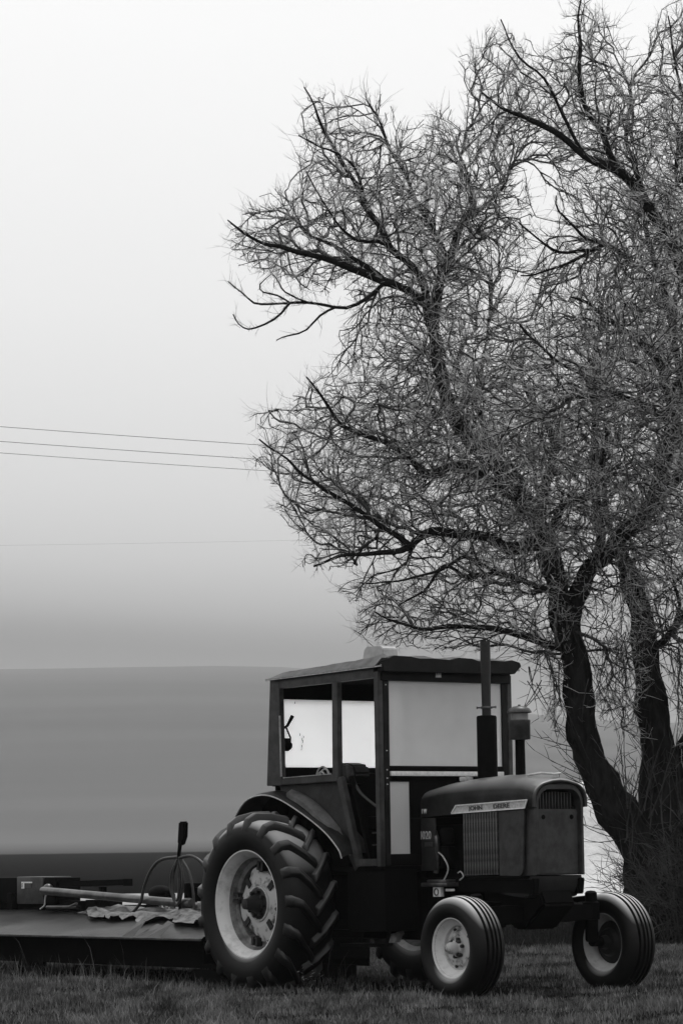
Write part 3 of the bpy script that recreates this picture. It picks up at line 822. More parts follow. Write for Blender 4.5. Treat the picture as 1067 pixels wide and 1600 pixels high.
bm = bmesh.new(); bbox(bm, (-2.40, -.06, .46), (-.3, .06, .54), .01); tube(bm, [(-2.25, -.02, .70), (-.3, 0, .72)], .03, 10); cpart('drawbar', fin(bm, 30), M['black'])
for k in range(9):
    bm = bmesh.new()
    x = -2.9 + .09 * k + random.uniform(-.02, .02)
    beam(bm, (x, -.08, .62 + random.uniform(-.03, .05)), (x + random.uniform(-.06, .1), -.1, .68 + random.uniform(-.06, .08)), .03, .02)
    cpart('hitch_pin', fin(bm), M['strip'])
bm = bmesh.new()
tube(bm, [(-2.40, -.2, .56), (-2.42, -.2, 1.14), (-2.38, -.2, 1.32)], [.014, .016, .022], 8)
lv = cpart('lift_lever', fin(bm, 50), M['black'])
bm = bmesh.new(); prism(bm, [(-2.41, 1.27), (-2.34, 1.25), (-2.29, 1.33), (-2.28, 1.475), (-2.385, 1.475)], -.225, -.175, 'Y', .012); cpart('lever_grip', fin(bm, 40), M['black'], lv)
def hose(pts, r=.015):
    bm = bmesh.new(); tube(bm, smoothpath(pts, 6), r, 8); return cpart('hydraulic_hose', fin(bm, 60), M['hose'])
hose([(-3.35, -.2, .56), (-3.10, -.2, .70), (-3.02, -.2, .86), (-2.90, -.2, 1.02), (-2.72, -.2, 1.12), (-2.42, -.2, 1.145)])
hose([(-2.44, -.2, 1.13), (-2.2, -.2, 1.15), (-2.02, -.18, 1.06), (-1.95, -.15, .90), (-1.9, -.1, .75)])
hose([(-2.42, -.21, 1.12), (-2.52, -.21, 1.0), (-2.54, -.21, .84), (-2.44, -.21, .70), (-2.36, -.21, .80), (-2.34, -.21, .98), (-2.40, -.21, 1.12)], .014)
hose([(-2.41, -.22, 1.12), (-2.48, -.22, .98), (-2.48, -.22, .8), (-2.42, -.22, .74), (-2.39, -.22, .86), (-2.40, -.22, 1.1)], .012)
hose([(-2.38, -.19, 1.12), (-2.26, -.19, 1.0), (-2.20, -.19, .84), (-2.18, -.19, .66)], .012)
# torn sheet lying across the hitch end of the deck
nx, ny = 60, 12
g = []
from mathutils import noise
bm = bmesh.new()
for i in range(nx + 1):
    r = []
    for j in range(ny + 1):
        u, v = i / nx, j / ny
        x = -4.15 + 3.2 * u
        edge = -.28 - .34 * u ** .7 + .2 * noise.noise((u * 9, 0, 3)) + .05 * noise.noise((u * 30, 0, 7))
        y = edge + (.2 - edge) * v
        base = np.interp(y, [p[0] for p in prof], [p[1] for p in prof])
        z = base + .016 + .085 * abs(noise.noise((u * 14, v * 4, .3))) + .03 * abs(noise.noise((u * 40, v * 9, 1.3)))
        r.append(bm.verts.new((x, y, z)))
    g.append(r)
for a, b in zip(g, g[1:]):
    for k in range(ny): bm.faces.new((a[k], a[k + 1], b[k + 1], b[k]))
o = link('crumpled_tarp', fin(bm, 70), M['tarp'], None, cut.location + Vector((-CX * ca, -CX * sa, 0)), (0, 0, ROOT_RZ))
tag(o, 'crumpled pale sheet lying on the mower deck under the hoses', 'tarp')
bm = bmesh.new()
for x0, w, t in ((-2.18, .2, .05), (-1.92, .26, .0), (-1.75, .22, .03)):
    vs = [bm.verts.new(p) for p in ((x0 - w * .5, -.93, .425), (x0 + w * .5, -.935, .42), (x0 + w * .45, -.78, .52 + t), (x0 - w * .3, -.72, .54 + t))]
    bm.faces.new(vs)
bmesh.ops.solidify(bm, geom=bm.faces[:], thickness=.006)
cpart('bent_flap', fin(bm), M['deck'])

# ================================================================== GROUND
def hillz(x, y):
    d = np.hypot(x, y); az = np.arctan2(x, y)
    m = np.clip(1.6 - np.abs(az) / 1.1, 0, 1); m = m * m * (3 - 2 * m)
    t = np.clip((d - 420) / 3000, 0, 1)
    h = 218 * t ** 1.12 * m * (1 + .02 * np.sin(az * 9 + 1) + .01 * np.sin(az * 23 + d * .002))
    h = h + 1.85 * np.clip((d - 130) / 270, 0, 1) ** 1.6 * (np.abs(az) < 3)
    h = h * (.82 - .18 * np.tanh((az - .03) / .04))
    return h + .018 * np.sin(x * 1.7 + y * .9) * np.cos(y * 1.1 - x * .6) * (d < 120)
rad = np.concatenate([np.linspace(.5, 60, 90), np.geomspace(62, 7000, 90)])
na = 300
ang = np.linspace(0, 2 * PI, na, endpoint=False)
RR, AA = np.meshgrid(rad, ang, indexing='ij')
X = RR * np.sin(AA); Y = RR * np.cos(AA) + 20
Z = hillz(X, Y)
co = np.stack([X, Y, Z], -1).reshape(-1, 3)
co = np.vstack([co, [[0, 20, 0]]])
q = []
i, j = np.meshgrid(np.arange(len(rad) - 1), np.arange(na), indexing='ij'); i = i.ravel(); j = j.ravel(); j2 = (j + 1) % na
a_, b_, c_, d_ = i * na + j, i * na + j2, (i + 1) * na + j2, (i + 1) * na + j
tr = np.vstack([np.stack([a_, b_, c_], -1), np.stack([a_, c_, d_], -1), np.stack([np.full(na, len(co) - 1), (np.arange(na) + 1) % na, np.arange(na)], -1)])
gm = M['ground']
ground = numpy_mesh('ground', co, tr[:, ::-1], gm, kind='structure', smooth=True)
# ground shading: dark turf nearby, paler mottled far slope, darker with distance
n = gm.node_tree; b = n.nodes['Principled BSDF']; l = n.links.new
geo = n.nodes.new('ShaderNodeNewGeometry'); mpn = n.nodes.new('ShaderNodeMapping'); mpn.inputs['Scale'].default_value = (.0022, .004, .02)
l(geo.outputs['Position'], mpn.inputs[0]); nb = n.nodes.new('ShaderNodeTexNoise'); nb.inputs['Scale'].default_value = 1; nb.inputs['Detail'].default_value = 5
l(mpn.outputs[0], nb.inputs['Vector']); rp = n.nodes.new('ShaderNodeValToRGB')
for e, (p, v) in zip(rp.color_ramp.elements, ((.36, .12), (.66, .15))): e.position = p; e.color = (v, v, v, 1)
l(nb.outputs[0], rp.inputs[0])
sp = n.nodes.new('ShaderNodeSeparateXYZ'); l(geo.outputs['Position'], sp.inputs[0])
mr = n.nodes.new('ShaderNodeMapRange'); mr.inputs[1].default_value = 380; mr.inputs[2].default_value = 460; l(sp.outputs['Y'], mr.inputs[0])
m3 = n.nodes.new('ShaderNodeMapRange'); m3.inputs[1].default_value = 500; m3.inputs[2].default_value = 2400; m3.inputs[3].default_value = 1.0; m3.inputs[4].default_value = .5; l(sp.outputs['Y'], m3.inputs[0])
mz = n.nodes.new('ShaderNodeMixRGB'); mz.blend_type = 'MULTIPLY'; mz.inputs[0].default_value = 1; l(rp.outputs[0], mz.inputs[1]); l(m3.outputs[0], mz.inputs[2])
old = b.inputs['Base Color'].links[0].from_socket
mx = n.nodes.new('ShaderNodeMixRGB'); l(mr.outputs[0], mx.inputs[0]); l(old, mx.inputs[1]); l(mz.outputs[0], mx.inputs[2]); l(mx.outputs[0], b.inputs['Base Color'])
# pale gravel track crossing beyond the tree
t = np.linspace(-70, 70, 90)
yc = 83 + .04 * t + .6 * np.sin(t * .12); wd = 24 + 2.3 * np.sin(t * .4)
co = np.concatenate([np.stack([t, yc - wd / 2, np.full_like(t, .03)], -1), np.stack([t, yc + wd / 2, np.full_like(t, .03)], -1)])
k = np.arange(len(t) - 1); nT = len(t)
tr = np.vstack([np.stack([k, k + 1, k + 1 + nT], -1), np.stack([k, k + 1 + nT, k + nT], -1)])
numpy_mesh('gravel_track', co, tr, M['gravel'], kind='structure')

# pale mound added to stand in for a bright halo beyond the tree
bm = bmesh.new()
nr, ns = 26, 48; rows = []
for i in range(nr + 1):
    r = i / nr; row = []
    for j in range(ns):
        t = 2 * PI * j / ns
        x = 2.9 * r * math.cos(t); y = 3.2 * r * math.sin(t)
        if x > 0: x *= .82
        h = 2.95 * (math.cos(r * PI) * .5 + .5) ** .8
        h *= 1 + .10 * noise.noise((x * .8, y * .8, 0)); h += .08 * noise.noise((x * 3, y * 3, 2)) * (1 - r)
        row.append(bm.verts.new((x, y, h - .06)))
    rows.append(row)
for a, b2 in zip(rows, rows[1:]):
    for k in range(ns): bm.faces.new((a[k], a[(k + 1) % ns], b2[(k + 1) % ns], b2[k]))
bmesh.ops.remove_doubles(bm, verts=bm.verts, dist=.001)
o = link('bright_patch_mound', fin(bm, 70), M['pale'], None, (5.9, 78, 0))
tag(o, 'added pale mound standing in for the bright patch between the tractor nose and the tree base', 'heap')

# ================================================================== GRASS
def blades(n, x0, x1, y0, y1, h0, h1, w, name, m, dens=None, seed=1):
    r = np.random.default_rng(seed)
    x = r.uniform(x0, x1, n); y = r.uniform(y0, y1, n)
    # clumping
    cl = np.sin(x * 2.1 + 1.3 * np.sin(y * 1.7)) * np.sin(y * 1.9 + 1.1 * np.sin(x * 1.3)) + .6 * np.sin(x * 7 + y * 3) * np.sin(y * 8 - x * 2)
    keep = r.random(n) < np.clip(.75 + .35 * cl, .25, 1); x, y, cl = x[keep], y[keep], cl[keep]
    if dens is not None:
        k2 = dens(x, y, r); x, y, cl = x[k2], y[k2], cl[k2]
    n = len(x)
    h = r.uniform(h0, h1, n) * (1 + .5 * cl) * np.where(r.random(n) < .04, 1.8, 1)
    h = np.clip(h, .015, None)
    az = r.uniform(0, 2 * PI, n); ln = r.uniform(.1, .75, n) * h; la = r.uniform(0, 2 * PI, n)
    ww = w * r.uniform(.6, 1.3, n) / 2
    z0 = .018 * np.sin(x * 1.7 + y * .9) * np.cos(y * 1.1 - x * .6)
    cx, sx = np.cos(az) * ww, np.sin(az) * ww
    lx, ly = np.cos(la) * ln, np.sin(la) * ln
    v = np.empty((n, 5, 3), np.float32)
    v[:, 0] = np.stack([x - cx, y - sx, z0 - .01], -1); v[:, 1] = np.stack([x + cx, y + sx, z0 - .01], -1)
    v[:, 2] = np.stack([x - cx * .7 + lx * .35, y - sx * .7 + ly * .35, z0 + h * .6], -1); v[:, 3] = np.stack([x + cx * .7 + lx * .35, y + sx * .7 + ly * .35, z0 + h * .6], -1)
    v[:, 4] = np.stack([x + lx, y + ly, z0 + h], -1)
    base = np.arange(n)[:, None] * 5
    tri = np.concatenate([base + [0, 1, 3], base + [0, 3, 2], base + [2, 3, 4]], 1).reshape(-1, 3)
    return numpy_mesh(name, v.reshape(-1, 3), tri, m, kind='stuff')
def near(x, y, r):
    lx = (x - ROOT_LOC[0]) * ca + (y - ROOT_LOC[1]) * sa; ly = -(x - ROOT_LOC[0]) * sa + (y - ROOT_LOC[1]) * ca
    bare = ((np.abs(ly) < 1.0) & (lx > -7) & (lx < 2.6))  # grass thinned so the dark soil deepens the shade under the machines
    return r.random(len(x)) < np.clip(1.25 - (y - 19) / 26, .3, 1) * np.where(bare, .12, 1)
blades(360000, -5.6, 6.2, 18.6, 36, .02, .062, .0075, 'grass', M['grass'], near)
blades(2500, -7, 1.5, 27.0, 31.5, .08, .2, .006, 'long_grass', M['grass'], None, 3)
blades(60000, -13, 16, 36, 66, .04, .10, .016, 'grass', M['fargrass'], None, 5)

# small weed behind the rear wheel
wd_ = empty('weed', (-.36, 25.4, 0)); tag(wd_, 'small pale-leaved weed in the shade behind the big rear wheel', 'plant')
bm = bmesh.new(); lf = bmesh.new()
for k in range(9):
    a = random.uniform(0, 2 * PI); h = random.uniform(.12, .24); dx = random.uniform(.03, .16)
    p = [(0, 0, 0), (dx * math.cos(a) * .5, dx * math.sin(a) * .5, h * .7), (dx * math.cos(a), dx * math.sin(a), h)]
    tube(bm, p, [.003, .0025, .0015], 4)
    for q_ in (p[1], p[2]):
        t = random.uniform(0, 2 * PI); s_ = random.uniform(.012, .024); c0 = Vector(q_)
        d = Vector((math.cos(t), math.sin(t), random.uniform(-.2, .6))) * s_; e = Vector((-math.sin(t), math.cos(t), .3)) * s_ * .45
        lf.faces.new([lf.verts.new(c0), lf.verts.new(c0 + d + e), lf.verts.new(c0 + d * 2), lf.verts.new(c0 + d - e)])
link('stem', fin(bm, 60), M['brush'], wd_); link('leaves', fin(lf), M['flower'], wd_, kind='stuff')

# ================================================================== TREE
OUTLINE= [(-1.45, 9.12), (-1.37, 8.76), (-1.06, 8.59), (-0.73, 8.45), (-0.23, 8.38), (0.26, 8.27), (0.3, 8.08), (0.01, 7.96), (-0.01, 7.67), (0.12, 7.5), (-0.25, 7.3), (-0.46, 7.17), (-0.75, 6.84), (-1.2, 6.81), (-1.12, 6.64), (-0.88, 6.43), (-1.15, 6.31), (-1.09, 6.06), (-0.81, 5.73), (-0.85, 5.52), (-0.65, 5.27), (-0.46, 5.0), (-0.53, 4.73), (0.21, 4.8), (0.7, 4.85), (0.9, 4.79), (0.2, 4.64), (-0.13, 4.48), (0.2, 4.31), (0.11, 3.98), (0.31, 3.79), (1.33, 3.66), (2.15, 3.71), (2.63, 3.42), (2.5, 2.93), (2.53, 2.6), (2.73, 2.52), (2.85, 3.82), (3.22, 4.14), (3.19, 2.84), (3.75, 2.42), (3.87, 3.81), (4.27, 3.8), (4.23, 2.33), (5.21, 2.56), (7.05, 3.76), (8.12, 6.21), (8.09, 9.56), (7.18, 11.97), (6.13, 13.19), (5.02, 12.69), (4.56, 12.09), (4.21, 11.93), (4.07, 11.67), (4.02, 11.24), (3.86, 11.33), (3.66, 11.72), (3.38, 12.15), (3.0, 12.12), (2.97, 11.69), (2.73, 11.44), (2.36, 11.61), (2.03, 11.87), (1.8, 11.58), (1.58, 11.49), (1.72, 11.02), (1.61, 10.51), (1.47, 10.77), (1.05, 10.56), (0.84, 10.53), (0.55, 11.0), (0.34, 10.96), (0.54, 10.27), (0.3, 10.62), (0.14, 10.92), (-0.37, 10.84), (-0.54, 10.25), (-0.51, 9.78), (-0.88, 9.62), (-1.17, 9.45), (-1.24, 9.24)]
HOLE= [(2.47, 10.07), (2.84, 9.69), (2.98, 9.43), (2.78, 9.22), (2.67, 8.93), (2.37, 8.39), (2.25, 8.35), (2.66, 9.01), (2.5, 9.4)]
LIMBS=[
 ('stem','root',[(3.84, 0.0, -0.23, 0.318), (3.81, -0.03, 0.48, 0.302), (3.69, -0.05, 1.09, 0.285), (3.47, -0.08, 1.58, 0.269), (3.22, -0.11, 1.98, 0.253), (3.06, -0.14, 2.35, 0.237), (2.98, -0.16, 2.84, 0.22), (2.97, -0.19, 3.33, 0.204), (2.87, -0.22, 3.82, 0.188), (2.72, -0.25, 4.39, 0.171), (2.6, -0.27, 4.85, 0.155), (2.5, -0.3, 5.3, 0.139)]),
 ('stem','root',[(3.76, 0.0, -0.23, 0.343), (3.85, 0.09, 0.72, 0.316), (3.97, 0.18, 1.53, 0.29), (4.02, 0.27, 2.17, 0.264), (3.99, 0.36, 2.82, 0.237), (3.93, 0.44, 3.31, 0.211), (3.88, 0.53, 3.8, 0.185), (3.83, 0.62, 4.3, 0.159), (3.73, 0.71, 4.79, 0.132), (3.61, 0.8, 5.08, 0.106)]),
 ('stem','root',[(3.84, 0.2, -0.23, 0.277), (4.08, 0.31, 1.12, 0.25), (4.29, 0.42, 2.01, 0.223), (4.65, 0.53, 2.81, 0.196), (4.93, 0.64, 3.79, 0.169), (5.04, 0.76, 4.94, 0.141), (5.04, 0.87, 6.26, 0.114), (5.21, 0.98, 7.92, 0.087), (5.51, 1.09, 9.6, 0.06), (5.73, 1.2, 11.13, 0.033)]),
 ('limb',0,[(2.9, 0.0, 3.82, 0.139), (3.0, -0.05, 4.31, 0.133), (3.19, -0.1, 4.72, 0.128), (3.47, -0.15, 4.98, 0.122), (3.82, -0.2, 5.34, 0.117), (4.04, -0.25, 5.65, 0.111), (4.17, -0.3, 6.16, 0.106), (4.21, -0.35, 6.41, 0.101), (4.23, -0.4, 6.71, 0.095), (4.37, -0.45, 7.02, 0.09), (4.5, -0.5, 7.6, 0.084), (4.5, -0.55, 8.19, 0.079), (4.4, -0.6, 8.44, 0.073)]),
 ('limb',3,[(4.06, -0.3, 5.62, 0.082), (4.33, -0.35, 5.86, 0.072), (4.59, -0.4, 6.35, 0.063), (4.78, -0.45, 7.09, 0.053), (4.89, -0.5, 8.1, 0.044), (4.76, -0.55, 9.28, 0.034), (4.71, -0.6, 10.47, 0.024)]),
 ('limb',3,[(4.4, -0.6, 8.44, 0.082), (4.17, -0.67, 8.87, 0.074), (3.95, -0.73, 9.31, 0.066), (3.73, -0.8, 9.58, 0.058), (3.53, -0.87, 9.73, 0.051), (3.16, -0.93, 9.88, 0.043), (2.83, -1.0, 10.15, 0.035), (2.4, -1.07, 10.39, 0.028), (2.12, -1.13, 10.46, 0.02), (1.84, -1.2, 10.68, 0.012)]),
 ('limb',5,[(3.53, -0.9, 9.73, 0.041), (3.37, -0.96, 10.1, 0.036), (3.32, -1.01, 10.26, 0.031), (3.15, -1.07, 10.52, 0.027), (3.09, -1.13, 10.93, 0.022), (3.11, -1.19, 11.32, 0.017), (3.08, -1.24, 11.61, 0.013), (3.12, -1.3, 11.94, 0.008)]),
 ('limb',5,[(3.16, -1.0, 9.88, 0.024), (2.87, -1.2, 10.37, 0.02), (2.63, -1.4, 10.79, 0.016), (2.31, -1.6, 11.01, 0.012), (2.06, -1.8, 11.45, 0.008)]),
 ('limb',5,[(3.95, -0.6, 9.31, 0.033), (3.82, -0.4, 9.88, 0.027), (3.75, -0.2, 10.39, 0.02), (3.85, 0.0, 10.9, 0.014), (3.65, 0.2, 11.51, 0.008)]),
 ('limb',3,[(4.37, -0.5, 7.02, 0.041), (4.15, -0.33, 8.36, 0.035), (4.0, -0.17, 8.95, 0.03), (3.97, 0.0, 9.37, 0.024)]),
 ('limb',9,[(4.15, -0.4, 8.36, 0.033), (3.7, -0.5, 8.65, 0.029), (3.43, -0.6, 8.82, 0.024), (3.2, -0.7, 8.86, 0.02), (3.03, -0.8, 8.98, 0.016), (2.81, -0.9, 9.18, 0.012), (2.77, -1.0, 9.39, 0.008)]),
 ('limb',10,[(3.49, -0.8, 8.88, 0.029), (3.13, -0.98, 8.69, 0.023), (2.79, -1.15, 8.63, 0.018), (2.48, -1.32, 8.76, 0.013), (2.26, -1.5, 8.94, 0.008)]),
 ('limb',11,[(3.13, -1.0, 8.69, 0.02), (2.83, -1.2, 8.46, 0.016), (2.54, -1.4, 8.32, 0.012), (2.25, -1.6, 8.24, 0.008)]),
 ('limb',4,[(4.76, -0.5, 9.28, 0.033), (4.49, -0.57, 9.62, 0.029), (4.33, -0.64, 9.62, 0.026), (4.36, -0.71, 10.05, 0.022), (4.52, -0.79, 10.42, 0.019), (4.39, -0.86, 10.79, 0.015), (4.29, -0.93, 11.3, 0.012), (4.24, -1.0, 11.67, 0.008)]),
 ('limb',3,[(4.23, -0.5, 6.71, 0.049), (4.06, -0.64, 7.28, 0.042), (3.79, -0.78, 7.54, 0.034), (3.44, -0.92, 7.76, 0.027), (3.15, -1.06, 7.96, 0.02), (2.9, -1.2, 8.04, 0.012)]),
 ('limb',3,[(4.21, -0.5, 6.41, 0.049), (4.14, -0.76, 6.53, 0.042), (3.83, -1.02, 6.66, 0.034), (3.53, -1.28, 6.77, 0.027), (3.15, -1.54, 6.71, 0.02), (2.79, -1.8, 6.71, 0.012)]),
 ('limb',15,[(3.53, -1.0, 6.77, 0.033), (3.31, -1.12, 6.9, 0.029), (3.05, -1.24, 7.0, 0.024), (2.75, -1.36, 7.17, 0.02), (2.49, -1.48, 7.36, 0.016), (2.23, -1.6, 7.63, 0.012)]),
 ('limb',0,[(2.5, -0.3, 5.3, 0.073), (2.29, -0.42, 5.55, 0.067), (1.99, -0.54, 5.74, 0.062), (1.7, -0.65, 5.91, 0.056), (1.38, -0.77, 5.97, 0.05), (1.06, -0.89, 5.86, 0.044), (0.88, -1.01, 6.07, 0.038), (0.53, -1.13, 6.24, 0.032), (0.16, -1.25, 6.38, 0.026), (-0.06, -1.36, 6.5, 0.02), (-0.26, -1.48, 6.84, 0.014), (-0.42, -1.6, 7.01, 0.008)]),
 ('limb',0,[(2.55, -0.2, 5.06, 0.082), (2.27, -0.28, 4.95, 0.075), (2.04, -0.36, 4.97, 0.068), (1.85, -0.44, 5.08, 0.061), (1.48, -0.52, 5.13, 0.054), (1.16, -0.6, 5.18, 0.047), (0.86, -0.68, 4.99, 0.04), (0.62, -0.76, 4.9, 0.033), (0.35, -0.84, 4.89, 0.026), (-0.04, -0.92, 4.85, 0.019), (-0.37, -1.0, 4.71, 0.012)]),
 ('limb',18,[(0.86, -0.7, 4.99, 0.033), (0.46, -0.86, 5.25, 0.028), (0.05, -1.02, 5.51, 0.023), (-0.35, -1.18, 5.76, 0.018), (-0.68, -1.34, 6.01, 0.013), (-1.0, -1.5, 6.25, 0.008)]),
 ('limb',17,[(2.5, -0.3, 5.3, 0.098), (2.19, -0.34, 5.72, 0.093), (1.91, -0.38, 6.1, 0.088), (1.63, -0.41, 6.39, 0.083), (1.39, -0.45, 6.81, 0.077), (1.3, -0.49, 7.15, 0.072), (1.24, -0.52, 7.44, 0.067), (1.18, -0.56, 7.73, 0.062), (1.13, -0.6, 8.07, 0.057)]),
 ('limb',20,[(1.13, -0.6, 8.07, 0.057), (0.92, -0.67, 8.21, 0.052), (0.62, -0.73, 8.35, 0.046), (0.23, -0.8, 8.49, 0.041), (-0.07, -0.87, 8.59, 0.035), (-0.38, -0.93, 8.68, 0.03), (-0.73, -1.0, 8.77, 0.024), (-0.94, -1.07, 8.82, 0.019), (-1.18, -1.13, 8.95, 0.014), (-1.37, -1.2, 9.08, 0.008)]),
 ('limb',21,[(0.62, -0.9, 8.35, 0.024), (0.37, -0.91, 8.12, 0.022), (0.11, -0.92, 7.99, 0.02), (-0.17, -0.93, 8.04, 0.018), (-0.4, -0.94, 8.07, 0.016), (-0.61, -0.96, 8.06, 0.015), (-0.82, -0.97, 8.04, 0.013), (-1.06, -0.98, 8.06, 0.011), (-1.23, -0.99, 8.19, 0.009), (-1.38, -1.0, 8.34, 0.007)]),
 ('limb',22,[(0.01, -0.95, 7.99, 0.016), (-0.2, -0.96, 7.88, 0.014), (-0.39, -0.97, 7.72, 0.011), (-0.62, -0.99, 7.64, 0.009), (-0.79, -1.0, 7.56, 0.007)]),
 ('limb',22,[(-0.64, -0.95, 8.06, 0.016), (-0.73, -0.98, 7.91, 0.014), (-0.95, -1.01, 7.78, 0.012), (-1.12, -1.04, 7.71, 0.01), (-1.25, -1.07, 7.79, 0.008), (-1.32, -1.1, 7.92, 0.007)]),
 ('limb',22,[(-0.61, -0.95, 8.06, 0.012), (-0.78, -0.99, 8.14, 0.01), (-0.92, -1.02, 8.19, 0.009), (-0.98, -1.06, 8.27, 0.007), (-0.85, -1.1, 8.39, 0.005)]),
 ('limb',22,[(-0.24, -0.95, 8.04, 0.012), (-0.49, -1.04, 8.11, 0.01), (-0.65, -1.12, 8.16, 0.009), (-0.73, -1.21, 8.27, 0.007), (-0.81, -1.3, 8.39, 0.005)]),
 ('limb',21,[(0.62, -0.8, 8.35, 0.033), (0.35, -0.7, 8.59, 0.029), (0.18, -0.6, 8.72, 0.024), (-0.04, -0.5, 8.89, 0.02), (-0.31, -0.4, 9.02, 0.016), (-0.55, -0.3, 9.27, 0.012), (-0.76, -0.2, 9.4, 0.008)]),
 ('limb',20,[(1.19, -0.6, 8.15, 0.049), (1.07, -0.63, 8.52, 0.044), (0.71, -0.67, 8.83, 0.04), (0.6, -0.7, 9.03, 0.035), (0.38, -0.73, 9.29, 0.03), (0.25, -0.77, 9.61, 0.025), (0.03, -0.8, 9.98, 0.021), (-0.17, -0.83, 10.33, 0.016), (-0.27, -0.87, 10.64, 0.011), (-0.39, -0.9, 10.85, 0.007)]),
 ('limb',28,[(0.71, -0.7, 8.83, 0.024), (0.52, -0.86, 8.89, 0.021), (0.27, -1.02, 8.84, 0.017), (0.02, -1.18, 9.01, 0.014), (-0.22, -1.34, 9.35, 0.01), (-0.38, -1.5, 9.61, 0.007)]),
 ('limb',28,[(0.38, -0.8, 9.29, 0.02), (0.28, -0.93, 9.68, 0.017), (0.04, -1.05, 9.94, 0.013), (-0.21, -1.18, 10.01, 0.01), (-0.46, -1.3, 10.12, 0.007)]),
 ('limb',20,[(1.18, -0.6, 7.73, 0.065), (1.25, -0.51, 8.24, 0.057), (1.43, -0.43, 8.72, 0.049), (1.6, -0.34, 9.17, 0.041), (1.76, -0.26, 9.47, 0.033), (1.73, -0.17, 9.76, 0.024), (1.59, -0.09, 10.11, 0.016), (1.58, 0.0, 10.43, 0.008)]),
 ('limb',31,[(1.43, -0.4, 8.72, 0.033), (1.19, -0.36, 9.16, 0.027), (0.95, -0.32, 9.67, 0.022), (0.71, -0.28, 10.19, 0.017), (0.55, -0.24, 10.61, 0.012), (0.4, -0.2, 10.87, 0.007)]),
 ('limb',31,[(1.6, -0.2, 9.17, 0.029), (1.94, -0.03, 9.49, 0.022), (2.2, 0.13, 9.82, 0.015), (2.29, 0.3, 10.16, 0.008)]),
 ('limb',0,[(2.5, -0.3, 5.3, 0.057), (2.2, -0.2, 5.97, 0.051), (1.93, -0.1, 6.31, 0.044), (1.88, -0.0, 6.44, 0.038), (1.75, 0.1, 6.88, 0.031), (1.6, 0.2, 7.18, 0.025), (1.53, 0.3, 7.48, 0.019), (1.66, 0.4, 7.81, 0.012)]),
 ('limb',34,[(1.75, 0.0, 6.88, 0.024), (1.83, 0.2, 7.22, 0.02), (1.9, 0.4, 7.67, 0.016), (2.0, 0.6, 8.14, 0.012), (2.17, 0.8, 8.56, 0.008)]),
 ('limb',0,[(2.58, -0.2, 5.22, 0.065), (2.58, -0.0, 5.43, 0.058), (2.69, 0.2, 5.96, 0.05), (2.78, 0.4, 6.38, 0.043), (2.63, 0.6, 6.79, 0.035), (2.47, 0.8, 7.13, 0.027), (2.4, 1.0, 7.63, 0.02), (2.49, 1.2, 8.05, 0.012)]),
 ('limb',0,[(2.59, -0.2, 5.05, 0.057), (2.85, -0.4, 5.48, 0.049), (3.04, -0.6, 5.56, 0.041), (3.15, -0.8, 5.69, 0.033), (3.27, -1.0, 5.95, 0.024), (3.32, -1.2, 6.37, 0.016)]),
 ('limb',3,[(3.19, 0.0, 4.72, 0.065), (3.33, 0.23, 5.13, 0.057), (3.31, 0.47, 5.95, 0.049), (3.33, 0.7, 6.78, 0.041), (3.37, 0.93, 7.62, 0.033), (3.48, 1.17, 8.12, 0.024), (3.58, 1.4, 8.79, 0.016)]),
 ('limb',0,[(2.87, 0.0, 3.74, 0.049), (2.56, -0.17, 3.78, 0.043), (2.15, -0.34, 3.91, 0.037), (1.83, -0.51, 3.96, 0.031), (1.46, -0.69, 3.96, 0.026), (1.09, -0.86, 3.93, 0.02), (0.68, -1.03, 3.98, 0.014), (0.4, -1.2, 4.1, 0.008)]),
 ('limb',0,[(2.65, -0.1, 4.4, 0.041), (2.33, -0.32, 4.48, 0.035), (1.92, -0.53, 4.65, 0.03), (1.51, -0.75, 4.58, 0.024), (1.31, -0.97, 4.72, 0.019), (0.98, -1.18, 4.35, 0.014), (0.69, -1.4, 4.18, 0.008)]),
 ('limb',40,[(1.92, -0.7, 4.65, 0.024), (1.52, -0.97, 4.82, 0.02), (1.19, -1.25, 4.62, 0.016), (0.69, -1.52, 4.47, 0.012), (0.2, -1.8, 4.43, 0.008)]),
 ('limb',1,[(3.9, 0.5, 3.72, 0.049), (4.2, 0.27, 3.92, 0.041), (4.41, 0.03, 4.21, 0.033), (4.71, -0.2, 4.61, 0.024)]),
 ('limb',2,[(5.04, 1.0, 6.26, 0.041), (5.51, 1.33, 6.92, 0.033), (6.04, 1.67, 7.91, 0.024), (6.41, 2.0, 9.17, 0.016)]),
 ('limb',2,[(4.93, 1.0, 3.79, 0.049), (5.61, 0.8, 4.6, 0.038), (6.29, 0.6, 5.41, 0.027), (6.99, 0.4, 6.64, 0.016)]),
 ('limb',2,[(5.21, 1.1, 7.92, 0.033), (4.91, 0.93, 8.94, 0.026), (5.03, 0.77, 10.04, 0.019), (4.82, 0.6, 11.49, 0.012)]),
 ('limb',1,[(3.73, 0.8, 4.79, 0.049), (3.5, 1.0, 5.45, 0.041), (3.43, 1.2, 6.12, 0.033), (3.03, 1.4, 6.46, 0.024), (2.88, 1.6, 6.96, 0.016)]),
]

